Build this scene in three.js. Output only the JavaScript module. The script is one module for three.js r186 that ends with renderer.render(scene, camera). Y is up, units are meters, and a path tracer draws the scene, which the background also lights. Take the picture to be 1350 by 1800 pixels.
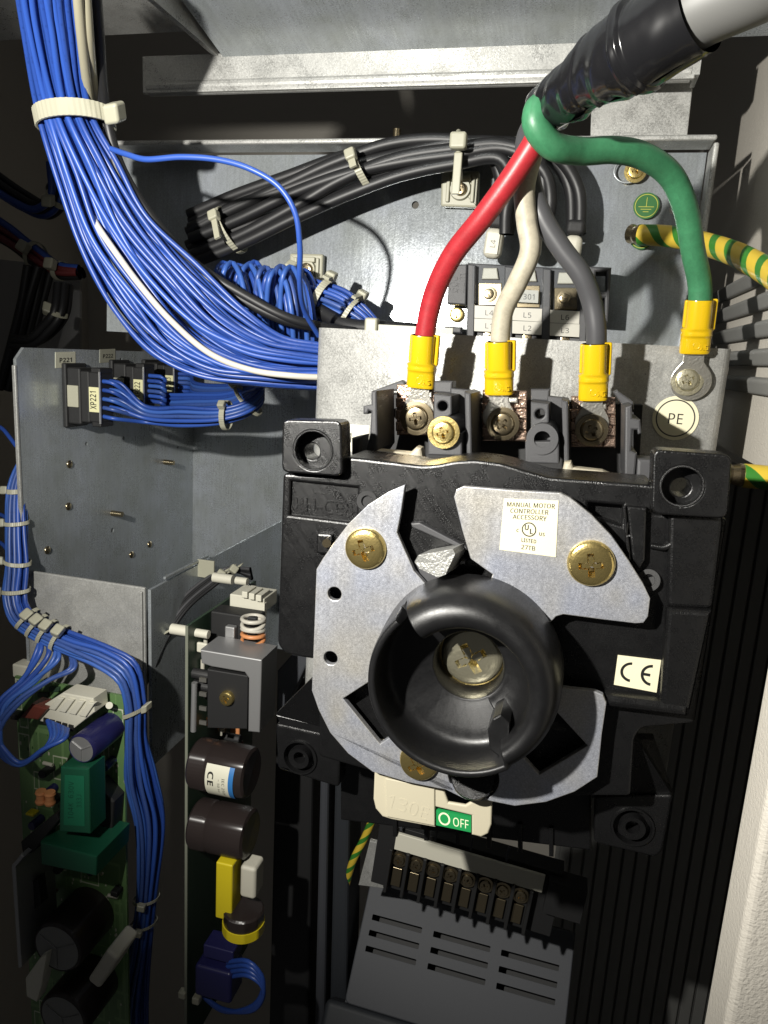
import * as THREE from 'three';
import { RoundedBoxGeometry } from 'three/addons/geometries/RoundedBoxGeometry.js';
import { TextGeometry } from 'three/addons/geometries/TextGeometry.js';
import { FontLoader } from 'three/addons/loaders/FontLoader.js';
import { mergeGeometries, toCreasedNormals } from 'three/addons/utils/BufferGeometryUtils.js';
import { Brush, Evaluator, SUBTRACTION } from 'three-bvh-csg';

// ---------------------------------------------------------------- camera, lamps, exposure
const scene = new THREE.Scene();
const camera = new THREE.PerspectiveCamera(69.39, 0.75, 0.01, 20);
const CR = new THREE.Vector3(0.96668, 0.05833, -0.24925), CU = new THREE.Vector3(-0.10737, 0.97629, -0.18796), CF = new THREE.Vector3(-0.23238, -0.20846, -0.95002);
camera.position.set(0, 0, 0.2);
camera.quaternion.setFromRotationMatrix(new THREE.Matrix4().makeBasis(CR, CU, CF.clone().negate()));
scene.add(camera);
scene.background = new THREE.Color().setRGB(0.032, 0.032, 0.0325);      // the dim room in front of the open cabinet
const torch = new THREE.SpotLight(new THREE.Color().setRGB(1.0, 0.97, 0.9), 0.68, 0, 0.78, 0.28, 2);
torch.position.set(-0.143, 0.06, 0.222);
torch.target.position.set(-0.066, 0, -0.063);
torch.castShadow = true; torch.shadow.radius = 0.22; torch.shadow.mapSize.set(2048, 2048);
torch.shadow.camera.near = 0.02; torch.shadow.camera.far = 3;
scene.add(torch, torch.target);
const renderer = new THREE.WebGLRenderer({ antialias: true });
renderer.toneMapping = THREE.LinearToneMapping;
renderer.toneMappingExposure = 1.1;
renderer.shadowMap.enabled = true;

// ---------------------------------------------------------------- helpers
let seed = 12345;
const rnd = () => { seed = (seed * 1664525 + 1013904223) >>> 0; return seed / 4294967296; };
const rr = (a, b) => a + (b - a) * rnd();
const V = (x, y, z) => new THREE.Vector3(x, y, z);
const ray = (px, py) => CR.clone().multiplyScalar((px - 675) / 1300).addScaledVector(CU, -(py - 900) / 1300).add(CF);
function plane(o, ex, ey) {                          // a flat surface of the place: point, two axes; at() gives the point seen there
  const n = ex.clone().cross(ey).normalize();
  const at = (px, py) => { const d = ray(px, py), c = camera.position; return c.clone().addScaledVector(d, o.clone().sub(c).dot(n) / d.dot(n)); };
  const loc = (px, py) => { const p = at(px, py).sub(o); return new THREE.Vector2(p.dot(ex), p.dot(ey)); };
  const m = new THREE.Matrix4().makeBasis(ex, ey, n).setPosition(o);
  return { o, ex, ey, n, at, loc, m };
}
const Z = (z) => plane(V(0, 0, z), V(1, 0, 0), V(0, 1, 0));
const X = (x) => plane(V(x, 0, 0), V(0, 0, -1), V(0, 1, 0));
const Yd = (y) => plane(V(0, y, 0), V(1, 0, 0), V(0, 0, 1));
const P = (px, py, z) => Z(z).at(px, py);
const size = (px, py, r, z) => P(px - r, py, z).distanceTo(P(px + r, py, z)) / 2;
const used = {};
const numbered = (n) => { used[n] = (used[n] ?? -1) + 1; return used[n] ? n + '_' + String(used[n]).padStart(3, '0') : n; };
const tops = [];
function thing(name, label, category, group) {
  const g = new THREE.Group(); g.name = numbered(name); g.userData = { label, category };
  if (group) g.userData.group = group;
  scene.add(g); tops.push(g); return g;
}
function obj(name, geo, mat, parent, label) {
  const m = new THREE.Mesh(Array.isArray(geo) ? merge(geo) : geo, mat);
  m.name = parent ? name : numbered(name); m.castShadow = m.receiveShadow = true;
  if (label) m.userData.label = label;
  if (parent) parent.add(m); else { scene.add(m); }
  return m;
}
function struct(name, geo, mat) { const m = obj(name, geo, mat); m.userData = { kind: 'structure' }; return m; }
function merge(list) {
  return mergeGeometries(list.map((g) => { const h = g.index ? g.toNonIndexed() : g.clone(); for (const k of Object.keys(h.attributes)) if (!['position', 'normal', 'uv'].includes(k)) h.deleteAttribute(k); return h; }));
}
function settle(g) {                                 // the group's origin goes to the thing's base
  const b = new THREE.Box3().setFromObject(g), c = V((b.min.x + b.max.x) / 2, b.min.y, (b.min.z + b.max.z) / 2);
  for (const k of g.children) k.position.sub(c);
  g.position.copy(c);
}
function path(pts) { return new THREE.Shape(pts); }
function circlePts(cx, cy, r, n = 28) { return Array.from({ length: n }, (_, i) => new THREE.Vector2(cx + r * Math.cos(i / n * 2 * Math.PI), cy + r * Math.sin(i / n * 2 * Math.PI))); }
function roundPts(pts, r, n = 4) {                   // polygon with rounded corners
  const out = [], k = pts.length;
  pts.forEach((p, i) => {
    const a = pts[(i + k - 1) % k], b = pts[(i + 1) % k], da = a.clone().sub(p), db = b.clone().sub(p);
    const q = Math.min(r, da.length() * .45, db.length() * .45), A = p.clone().addScaledVector(da.normalize(), q), B = p.clone().addScaledVector(db.normalize(), q);
    for (let j = 0; j <= n; j++) { const t = j / n; out.push(A.clone().multiplyScalar((1 - t) * (1 - t)).addScaledVector(p, 2 * t * (1 - t)).addScaledVector(B, t * t)); }
  });
  return out;
}
// a flat piece with thickness whose front lies in a plane; holes: [px, py, radius in px] circles or polygons
function plate(pl, poly, thick, { bevel = 0, holes = [], round = 0, seg = 2, out = 0 } = {}) {
  let pts = poly.map((p) => pl.loc(...p));
  if (THREE.ShapeUtils.area(pts) < 0) pts.reverse();
  if (round) pts = roundPts(pts, round);
  const s = path(pts);
  for (const h of holes) {
    let hp;
    if (Array.isArray(h[0])) { hp = h.map((p) => pl.loc(...p)); if (h.round) hp = roundPts(hp, h.round); } else { const c = pl.loc(h[0], h[1]), e = pl.loc(h[0] + h[2], h[1]); hp = circlePts(c.x, c.y, c.distanceTo(e)); }
    s.holes.push(new THREE.Path(hp));
  }
  const b = Math.min(bevel, thick / 2.2);
  const g = new THREE.ExtrudeGeometry(s, { depth: thick - 2 * b, bevelEnabled: b > 0, bevelThickness: b, bevelSize: b, bevelOffset: -b, bevelSegments: seg, curveSegments: 12 });
  g.translate(0, 0, out - thick + b).applyMatrix4(pl.m);
  return g;
}
const rect = (x0, y0, x1, y1) => [[x0, y0], [x1, y0], [x1, y1], [x0, y1]];
function uvBox(g) {                                  // uv in metres from the dominant axis
  const h = g.index ? g.toNonIndexed() : g; h.computeVertexNormals();
  const p = h.attributes.position, n = h.attributes.normal, uv = new Float32Array(p.count * 2);
  for (let i = 0; i < p.count; i++) {
    const ax = Math.abs(n.getX(i)), ay = Math.abs(n.getY(i)), az = Math.abs(n.getZ(i));
    uv[2 * i] = ax > ay && ax > az ? p.getZ(i) : p.getX(i); uv[2 * i + 1] = ay > ax && ay > az ? p.getZ(i) : p.getY(i);
  }
  h.setAttribute('uv', new THREE.BufferAttribute(uv, 2)); return h;
}
function box(c, sx, sy, sz, r = 0, rot) {            // box at a point
  const g = r ? new RoundedBoxGeometry(sx, sy, sz, 3, r) : new THREE.BoxGeometry(sx, sy, sz);
  if (rot) g.applyMatrix4(new THREE.Matrix4().makeRotationFromEuler(rot));
  uvM(g); g.translate(c.x, c.y, c.z); return g;
}
function uvM(g) {                                    // uv in metres, shading kept
  const p = g.attributes.position, n = g.attributes.normal, uv = new Float32Array(p.count * 2);
  for (let i = 0; i < p.count; i++) {
    const ax = Math.abs(n.getX(i)), ay = Math.abs(n.getY(i)), az = Math.abs(n.getZ(i));
    uv[2 * i] = ax > ay && ax > az ? p.getZ(i) : p.getX(i); uv[2 * i + 1] = ay > ax && ay > az ? p.getZ(i) : p.getY(i);
  }
  g.setAttribute('uv', new THREE.BufferAttribute(uv, 2)); return g;
}
function uvScale(g, a, b) { const uv = g.attributes.uv; for (let i = 0; i < uv.count; i++) uv.setXY(i, uv.getX(i) * a, uv.getY(i) * b); return g; }
function oriented(g, c, x, y, z) { return g.applyMatrix4(new THREE.Matrix4().makeBasis(x, y, z).setPosition(c)); }
function along(a, b) {                               // basis with y from a to b
  const y = b.clone().sub(a).normalize(), t = Math.abs(y.z) > .9 ? V(1, 0, 0) : V(0, 0, 1), x = y.clone().cross(t).normalize(), z = x.clone().cross(y);
  return [x, y, z];
}
function rod(a, b, r, r2 = r, n = 24) {              // cylinder between two points
  const L = a.distanceTo(b), g = uvScale(new THREE.CylinderGeometry(r2, r, L, n, 1), 2 * Math.PI * r, L); g.translate(0, L / 2, 0);
  return oriented(g, a, ...along(a, b));
}
function lathe(prof, a, b, n = 32) {                 // turned profile [radius, height] with its axis from a towards b
  const g = new THREE.LatheGeometry(prof.map((p) => new THREE.Vector2(...p)), n);
  return uvM(oriented(toCreasedNormals(g, .6), a, ...along(a, b)));
}
const curve = (pts) => new THREE.CatmullRomCurve3(pts, false, 'centripetal');
const tube = (pts, r, seg = 60, rad = 10) => { const c = curve(pts); const g = new THREE.TubeGeometry(c, seg, r, rad); const L = c.getLength(), uv = g.attributes.uv; for (let i = 0; i < uv.count; i++) uv.setXY(i, uv.getX(i) * L, uv.getY(i) * 2 * Math.PI * r); return capped(g, seg, rad); };
function capped(g, seg, rad) {                       // closes both ends of a tube
  const p = g.attributes.position, idx = [...g.index.array], base = p.count, pos = [...p.array], nor = [...g.attributes.normal.array], uv = [...g.attributes.uv.array];
  let at = base;
  for (const e of [0, seg]) {
    const c = V(0, 0, 0), ring = [];
    for (let j = 0; j < rad; j++) { const v = new THREE.Vector3().fromBufferAttribute(p, e * (rad + 1) + j); ring.push(v); c.add(v); }
    c.divideScalar(rad);
    const n = ring[1].clone().sub(ring[0]).cross(c.clone().sub(ring[0])).normalize().multiplyScalar(e ? -1 : 1);
    for (const v of [...ring, c]) { pos.push(v.x, v.y, v.z); nor.push(n.x, n.y, n.z); uv.push(0, 0); }
    for (let j = 0; j < rad; j++) idx.push(at + j, at + (j + 1) % rad, at + rad);
    at += rad + 1;
  }
  const h = new THREE.BufferGeometry(); h.setAttribute('position', new THREE.Float32BufferAttribute(pos, 3)); h.setAttribute('normal', new THREE.Float32BufferAttribute(nor, 3)); h.setAttribute('uv', new THREE.Float32BufferAttribute(uv, 2)); h.setIndex(idx); return h;
}
// swept elliptical section: stations {c, w, d} half sizes, up axis list; used for sleeves and tape
function loft(st, xAxis, zAxis, n = 28, pw = 2) {
  const pos = [], uv = [], idx = [];
  st.forEach((s, k) => { for (let j = 0; j <= n; j++) { const a = j / n * 2 * Math.PI, ca = Math.cos(a), sa = Math.sin(a); const f = (v) => Math.sign(v) * Math.abs(v) ** (2 / pw);
    const q = s.c.clone().addScaledVector(xAxis, f(ca) * s.w).addScaledVector(zAxis, f(sa) * s.d); pos.push(q.x, q.y, q.z); uv.push(j / n * .03, k * .001); } });
  for (let k = 0; k + 1 < st.length; k++) for (let j = 0; j < n; j++) { const a = k * (n + 1) + j, b = a + n + 1; idx.push(a, b, a + 1, b, b + 1, a + 1); }
  const g = new THREE.BufferGeometry(); g.setAttribute('position', new THREE.Float32BufferAttribute(pos, 3)); g.setAttribute('uv', new THREE.Float32BufferAttribute(uv, 2)); g.setIndex(idx); g.computeVertexNormals(); return g;
}
// wires of a bundle: stations {a, b: the two edges as seen, z, d: half depth}
function frames(st) { return st.map((s) => { const A = P(...s.a, s.z), B = P(...s.b, s.z + (s.zb ?? 0)); return { C: A.clone().add(B).multiplyScalar(.5), U: B.clone().sub(A).multiplyScalar(.5), d: s.d }; }); }
function wires(st, n, r, { jit = .12, twist = .5, fill = .9 } = {}) {
  const f = frames(st), out = [];
  for (let i = 0; i < n; i++) {
    const rho = Math.sqrt((i + .5) / n), th = i * 2.39996; let tw = 0, ja = 0, jb = 0;
    out.push(f.map((s, k) => {
      if (k) { tw += rr(-1, 1) * twist * .3; ja = ja * .6 + rr(-1, 1) * jit; jb = jb * .6 + rr(-1, 1) * jit; }
      let a = rho * Math.cos(th + tw) + ja, b = rho * Math.sin(th + tw) + jb; const q = Math.hypot(a, b); if (q > 1) { a /= q; b /= q; }
      return s.C.clone().addScaledVector(s.U, a * fill).add(V(0, 0, b * s.d));
    }));
  }
  return out;
}
function tie(parent, C, T, U, W, { w = .0024, th = .0006, head = 0, hs = 1, tail = 0, label } = {}, mat) {
  T = T.clone().normalize(); const n = 96, pos = [], idx = [];
  for (let i = 0; i < n; i++) {
    const a = i / n * 2 * Math.PI, q = U.clone().multiplyScalar(Math.cos(a)).addScaledVector(W, Math.sin(a)), o = q.clone().normalize(), e = th * (i % 2 ? 1 : .72);
    for (const [k, h] of [[0, -1], [0, 1], [1, 1], [1, -1]]) { const p = C.clone().add(q).addScaledVector(o, k ? e : 0).addScaledVector(T, h * w / 2); pos.push(p.x, p.y, p.z); }
  }
  for (let i = 0; i < n; i++) for (let k = 0; k < 4; k++) { const a = i * 4 + k, b = i * 4 + (k + 1) % 4, c = ((i + 1) % n) * 4 + k, d = ((i + 1) % n) * 4 + (k + 1) % 4; idx.push(a, c, b, b, c, d); }
  let g = new THREE.BufferGeometry(); g.setAttribute('position', new THREE.Float32BufferAttribute(pos, 3)); g.setIndex(idx); g = toCreasedNormals(g, .5);
  g.setAttribute('uv', new THREE.Float32BufferAttribute(new Float32Array(g.attributes.position.count * 2), 2));
  const band = obj('cable_tie', g, mat, parent, label);
  const q = U.clone().multiplyScalar(Math.cos(head)).addScaledVector(W, Math.sin(head)), o = q.clone().normalize(), s = T.clone().cross(o).normalize();
  const hg = new RoundedBoxGeometry(.0046 * hs, .0042 * hs, .0048 * hs, 2, .0009 * hs); oriented(hg, C.clone().add(q).addScaledVector(o, .0022 * hs), T, o, s);
  const parts = [hg];
  if (tail) { const tg = new THREE.BoxGeometry(w, .0011, tail); oriented(tg, C.clone().add(q).addScaledVector(o, .0024 * hs).addScaledVector(s, tail / 2), T, o, s); parts.push(tg); }
  obj('tie_head', parts, mat, band);
  return band;
}
function quad(pts, thick, nrm) {                     // thin label: four corners tl, tr, br, bl; face uv 0..1
  const [a, b, c, d] = pts, o = nrm.clone().multiplyScalar(thick), pos = [], uv = [];
  const tri = (p, q, r, u) => { for (const [v, w] of [[p, u[0]], [q, u[1]], [r, u[2]]]) { pos.push(v.x, v.y, v.z); uv.push(...w); } };
  const F = [a, b, c, d].map((p) => p.clone().add(o));
  tri(F[0], F[3], F[1], [[0, 1], [0, 0], [1, 1]]); tri(F[1], F[3], F[2], [[1, 1], [0, 0], [1, 0]]);
  const B = [a, b, c, d];
  for (let i = 0; i < 4; i++) { const j = (i + 1) % 4; tri(B[i], F[i], B[j], [[.01, .01], [.01, .01], [.01, .01]]); tri(F[i], F[j], B[j], [[.01, .01], [.01, .01], [.01, .01]]); }
  const g = new THREE.BufferGeometry(); g.setAttribute('position', new THREE.Float32BufferAttribute(pos, 3)); g.setAttribute('uv', new THREE.Float32BufferAttribute(uv, 2)); g.computeVertexNormals(); return g;
}
// ---------------------------------------------------------------- textures and materials
const hashes = Array.from({ length: 4096 }, () => rnd());
function noise(x, y, per) {                          // tiling value noise
  const xi = Math.floor(x), yi = Math.floor(y), fx = x - xi, fy = y - yi, u = fx * fx * (3 - 2 * fx), v = fy * fy * (3 - 2 * fy);
  const h = (i, j) => hashes[(((i % per) + per) % per * 131 + ((j % per) + per) % per * 557 + per * 7) & 4095];
  return (h(xi, yi) * (1 - u) + h(xi + 1, yi) * u) * (1 - v) + (h(xi, yi + 1) * (1 - u) + h(xi + 1, yi + 1) * u) * v;
}
function tex(n, fn, srgb, metres) {
  const d = new Uint8Array(n * n * 4);
  for (let y = 0; y < n; y++) for (let x = 0; x < n; x++) { const c = fn(x / n, y / n); for (let k = 0; k < 3; k++) d[(y * n + x) * 4 + k] = Math.max(0, Math.min(255, c[k] * 255)); d[(y * n + x) * 4 + 3] = 255; }
  const t = new THREE.DataTexture(d, n, n); t.wrapS = t.wrapT = THREE.RepeatWrapping; t.magFilter = THREE.LinearFilter; t.minFilter = THREE.LinearMipmapLinearFilter; t.generateMipmaps = true;
  if (srgb) t.colorSpace = THREE.SRGBColorSpace; if (metres) t.repeat.set(1 / metres, 1 / metres); t.needsUpdate = true; return t;
}
const g1 = (v) => [v, v, v];
// galvanised zinc: cloudy patches, fine flecks
const zincA = tex(1024, (x, y) => { const c = noise(x * 9, y * 9, 9) * .5 + noise(x * 26, y * 26, 26) * .3 + noise(x * 60, y * 60, 60) * .2, f = noise(x * 230, y * 230, 230), k = noise(x * 410, y * 410, 410); const v = .72 + (c - .5) * .11 + (f - .5) * .11 + (k > .82 ? .08 : 0) - (k < .12 ? .06 : 0); return [v, v * 1.0, v * .985]; }, true, .07);
const zincR = tex(1024, (x, y) => g1(.37 + (noise(x * 14, y * 14, 14) - .5) * .25 + (noise(x * 200, y * 200, 200) - .5) * .3), false, .07);
const zincB = tex(1024, (x, y) => g1(.5 + (noise(x * 240, y * 240, 240) - .5) * .5 + (noise(x * 90, y * 90, 90) - .5) * .5), false, .07);
// smooth plate with passivated bluish sheen and wipe marks
const plateA = tex(1024, (x, y) => { const c = noise(x * 5, y * 5, 5) * .6 + noise(x * 17, y * 17, 17) * .4, f = noise(x * 300, y * 300, 300), s = noise(x * 120, y * 9, 120); const v = .74 + (c - .5) * .1 + (f - .5) * .1 + (s - .5) * .05; return [v * .985, v, v * (1.0 + (c - .5) * .05)]; }, true, .09);
const plateR = tex(1024, (x, y) => g1(.36 + (noise(x * 8, y * 8, 8) - .5) * .1 + (noise(x * 150, y * 150, 150) - .5) * .1 + (noise(x * 160, y * 6, 160) - .5) * .06), false, .09);
const zincTint = tex(1024, (x, y) => { const c = noise(x * 4, y * 4, 4) * .6 + noise(x * 11, y * 11, 11) * .4, f = noise(x * 330, y * 330, 330), s = noise(x * 150, y * 150, 150), k = noise(x * 470, y * 470, 470); const v = .74 + (f - .5) * .13 + (s - .5) * .06 + (k > .9 ? .14 : 0), t = (c - .5) * .1; return [v + t * .7, v + t * .25, v - t + .01]; }, true, .06);
const grain = tex(512, (x, y) => g1(noise(x * 190, y * 190, 190) * .6 + noise(x * 80, y * 80, 80) * .4), false, .012);
const peel = tex(512, (x, y) => g1(noise(x * 60, y * 60, 60) * .5 + noise(x * 130, y * 130, 130) * .35 + noise(x * 20, y * 20, 20) * .15), false, .035);
const dust = tex(512, (x, y) => { const k = noise(x * 170, y * 170, 170), c = noise(x * 6, y * 6, 6) * .6 + noise(x * 22, y * 22, 22) * .4; return g1(.78 + (k > .88 ? (k - .88) * 1.8 : 0) * (c > .45 ? 1 : .3) + (c - .5) * .06); }, true, .022);
const scuff = tex(512, (x, y) => g1(.36 + (noise(x * 12, y * 12, 12) - .5) * .1 + (noise(x * 100, y * 100, 100) - .5) * .1), false, .03);
const wear = tex(512, (x, y) => { const c = noise(x * 10, y * 10, 10) * .6 + noise(x * 40, y * 40, 40) * .4; return g1(.92 + (c - .5) * .15); }, true, .02);
const printMarks = (() => { const c = document.createElement('canvas'); c.width = 512; c.height = 64; const g = c.getContext('2d'); g.fillStyle = '#ffffff'; g.fillRect(0, 0, 512, 64); g.fillStyle = '#e8e8e8'; for (let i = 0; i < 60; i++) g.fillRect(rr(0, 512), rr(0, 64), rr(2, 14), rr(2, 8)); const t = new THREE.CanvasTexture(c); t.wrapS = t.wrapT = THREE.RepeatWrapping; t.colorSpace = THREE.SRGBColorSpace; t.repeat.set(1 / .05, 1 / .0069); return t; })();
const M = (o) => new THREE.MeshPhysicalMaterial(o);
const lin = (r, g, b) => new THREE.Color().setRGB(r, g, b);
const mat = {
  zinc: M({ color: lin(.8, .8, .79), map: zincA, roughness: 1.2, roughnessMap: zincR, metalness: .4, bumpMap: zincB, bumpScale: .00003 }),
  rear: M({ color: lin(.62, .645, .675), map: plateA, roughness: .52, roughnessMap: plateR, metalness: .35, bumpMap: zincB, bumpScale: .000014 }),
  boardEdge: M({ color: lin(.17, .18, .14), roughness: .6 }),
  bracket: M({ color: lin(.84, .84, .83), map: zincTint, roughness: 1.05, roughnessMap: plateR, metalness: .6, bumpMap: grain, bumpScale: .000028 }),
  smoothSteel: M({ color: lin(.82, .85, .88), map: plateA, roughness: .85, roughnessMap: plateR, metalness: .5, bumpMap: zincB, bumpScale: .000006 }),
  black: M({ color: lin(.009, .009, .0095), map: dust, roughness: .85, roughnessMap: scuff, bumpMap: grain, bumpScale: .00004, specularIntensity: .9 }),
  blackMatte: M({ color: lin(.012, .012, .0125), roughness: .6, bumpMap: grain, bumpScale: .00003 }),
  ring: M({ color: lin(.012, .012, .0128), map: dust, roughness: 1.05, roughnessMap: scuff, bumpMap: grain, bumpScale: .00002 }),
  breaker: M({ color: lin(.048, .048, .051), roughness: .5, bumpMap: grain, bumpScale: .00003 }),
  blue: [[.026, .08, .36], [.02, .06, .28], [.038, .105, .38], [.038, .08, .27]].map((c, i) => M({ color: lin(...c), map: i % 2 ? printMarks : null, roughness: .42, clearcoat: .15, clearcoatRoughness: .3 })),
  cream: M({ color: lin(.5, .455, .35), map: wear, roughness: .45 }),
  creamPlastic: M({ color: lin(.47, .43, .32), roughness: .4 }),
  sleeveLabel: M({ color: lin(.5, .48, .4), roughness: .5 }),
  whiteWire: M({ color: lin(.55, .52, .45), roughness: .4 }),
  ivoryWire: M({ color: lin(.3, .28, .2), roughness: .45 }),
  red: M({ color: lin(.4, .022, .03), map: wear, roughness: .42, bumpMap: peel, bumpScale: .00002 }),
  green: M({ color: lin(.05, .215, .1), map: wear, roughness: .44, bumpMap: peel, bumpScale: .00003 }),
  grey: M({ color: lin(.062, .062, .066), roughness: .4, bumpMap: grain, bumpScale: .00001 }),
  cable: M({ color: lin(.011, .011, .012), roughness: .46, bumpMap: grain, bumpScale: .00001 }),
  tape: M({ color: lin(.008, .008, .009), roughness: .24, clearcoat: .5, clearcoatRoughness: .15 }),
  sheath: M({ color: lin(.12, .12, .115), roughness: .5 }),
  yellow: M({ color: lin(.62, .4, .008), roughness: .22, clearcoat: .4, clearcoatRoughness: .15 }),
  tin: M({ color: lin(.62, .6, .54), roughness: .3, metalness: .9, bumpMap: peel, bumpScale: .00008 }),
  copper: M({ color: lin(.5, .36, .28), roughness: .25, metalness: .9, bumpMap: peel, bumpScale: .00012 }),
  brass: M({ color: lin(.72, .56, .22), roughness: .25, metalness: .95, bumpMap: peel, bumpScale: .00003 }),
  nickel: M({ color: lin(.42, .345, .22), roughness: .2, metalness: .97 }),
  paleBrass: M({ color: lin(.78, .73, .53), roughness: .28, metalness: .92, bumpMap: peel, bumpScale: .00008 }),
  castZinc: M({ color: lin(.3, .3, .285), roughness: .5, metalness: .4, bumpMap: peel, bumpScale: .0003 }),
  nylon: M({ color: lin(.4, .39, .3), roughness: .42, transmission: .1, thickness: 0 }),
  paint: M({ color: lin(.5, .47, .415), roughness: .6, bumpMap: peel, bumpScale: .0002 }),
  duct: M({ color: lin(.2, .2, .19), roughness: .55, bumpMap: grain, bumpScale: .00002 }),
  pcb: M({ color: lin(.06, .2, .06), roughness: .4 }),
  pcbDark: M({ color: lin(.025, .05, .03), roughness: .45 }),
  white: M({ color: lin(.62, .6, .5), roughness: .45 }),
  alu: M({ color: lin(.4, .4, .4), roughness: .45, metalness: .7 }),
  brown: M({ color: lin(.024, .018, .017), roughness: .3 }),
  filmGreen: M({ color: lin(.012, .085, .045), roughness: .3 }),
  capBlue: M({ color: lin(.016, .016, .075), roughness: .3 }),
  yellowTape: M({ color: lin(.62, .5, .015), roughness: .35 }),
  orange: M({ color: lin(.6, .25, .1), roughness: .4 }),
  maroon: M({ color: lin(.12, .03, .02), roughness: .4 }),
  redDark: M({ color: lin(.12, .02, .02), roughness: .45 }),
  drive: M({ color: lin(.045, .048, .056), roughness: .6, bumpMap: grain, bumpScale: .00003 }),
  driveDark: M({ color: lin(.022, .025, .03), roughness: .6, bumpMap: grain, bumpScale: .00003 }),
  clear: M({ color: lin(.96, .97, .98), roughness: .06, transmission: 1, thickness: 0, ior: 1.45 }),
  hole: M({ color: lin(.01, .01, .01), roughness: .9 }),
};
function canvasMat(w, h, draw, o = {}) {
  const c = document.createElement('canvas'); c.width = w; c.height = h; const g = c.getContext('2d'); draw(g, w, h);
  const t = new THREE.CanvasTexture(c); t.colorSpace = THREE.SRGBColorSpace; t.anisotropy = 8; return M({ map: t, roughness: .45, ...o });
}
function sticker(parent, name, px, pl, thick, w, h, draw, label, o) {
  return obj(name, quad(px.map((p) => pl.at(...p)), thick, pl.n), canvasMat(w, h, draw, o), parent, label);
}
const paper = '#d8d2b4', offwhite = '#b4b1a6';
const fill = (g, w, h, c) => { g.fillStyle = c; g.fillRect(0, 0, w, h); };
function words(g, s, x, y, px, o = {}) { g.fillStyle = o.c ?? '#1c1c1a'; g.font = `${o.b ? 'bold ' : ''}${px}px ${o.f ?? 'sans-serif'}`; g.textAlign = o.a ?? 'center'; g.textBaseline = 'middle'; g.save(); g.translate(x, y); if (o.sx) g.scale(o.sx, 1); g.fillText(s, 0, 0); g.restore(); }
const font = await new FontLoader().loadAsync('fonts/droid/droid_sans_regular.typeface.json');
function emboss(s, c, h, ex, ey, depth = .0002) {
  const g = new TextGeometry(s, { font, size: h, depth, curveSegments: 3 }); g.computeBoundingBox(); g.translate(-(g.boundingBox.max.x) / 2, -h / 2, 0);
  return oriented(g, c, ex, ey, ex.clone().cross(ey));
}
// ---------------------------------------------------------------- cross-head screws (one of each kind, cut once)
const csg = new Evaluator(); csg.attributes = ['position', 'normal']; csg.useGroups = false;
function screwHead(R, h, flange) {
  const pr = [[0, -.002], [R * (flange ? .72 : 1), -.002]];
  if (flange) pr.push([R * .72, -.0001], [R, -.0001], [R, R * .12], [R * .78, R * .17]);
  const r0 = flange ? R * .72 : R, b0 = flange ? R * .17 : 0;
  for (let i = 0; i <= 10; i++) { const a = i / 10 * Math.PI / 2; pr.push([r0 * Math.cos(a) ** .8, b0 + h * Math.sin(a)]); }
  pr[pr.length - 1][0] = 0;
  const head = new THREE.LatheGeometry(pr.map((p) => new THREE.Vector2(...p)), 40); head.rotateX(Math.PI / 2);
  let b = new Brush(head.toNonIndexed().deleteAttribute('uv')); b.updateMatrixWorld();
  for (let k = 0; k < 1; k++) {
    const L = r0 * .58, t = r0 * .15, H = h * 1.7, f = [[L, t], [t, t], [t, L], [-t, L], [-t, t], [-L, t], [-L, -t], [-t, -t], [-t, -L], [t, -L], [t, -t], [L, -t]];
    const c = new THREE.ExtrudeGeometry(path(f.map((v) => new THREE.Vector2(...v))), { depth: H, bevelEnabled: false }), p = c.attributes.position;
    for (let i = 0; i < p.count; i++) if (p.getZ(i) < H / 2) p.setXY(i, p.getX(i) * .5, p.getY(i) * .5);
    c.rotateZ(.02); c.translate(0, 0, b0 + h * 1.25 - H); c.computeVertexNormals(); c.clearGroups();
    const q = new Brush(c.deleteAttribute('uv')); q.updateMatrixWorld(); b = csg.evaluate(b, q, SUBTRACTION); b.updateMatrixWorld();
  }
  const g = toCreasedNormals(b.geometry.index ? b.geometry.toNonIndexed() : b.geometry, .7);
  const p = g.attributes.position, uv = new Float32Array(p.count * 2); for (let i = 0; i < p.count; i++) { uv[2 * i] = p.getX(i); uv[2 * i + 1] = p.getY(i); } g.setAttribute('uv', new THREE.BufferAttribute(uv, 2));
  return g;
}
const panHead = screwHead(.005, .0024, false), flangeHead = screwHead(.005, .0017, true);
function screw(parent, px, py, z, rpx, kind, m, rot = .3, name = 'screw') {
  const R = size(px, py, rpx, z), g = (kind === 'pan' ? panHead : flangeHead).clone(), c = P(px, py, z);
  g.rotateZ(rot).scale(R / .005, R / .005, R / .005).translate(c.x, c.y, c.z);
  return obj(name, g, m, parent);
}
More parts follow.
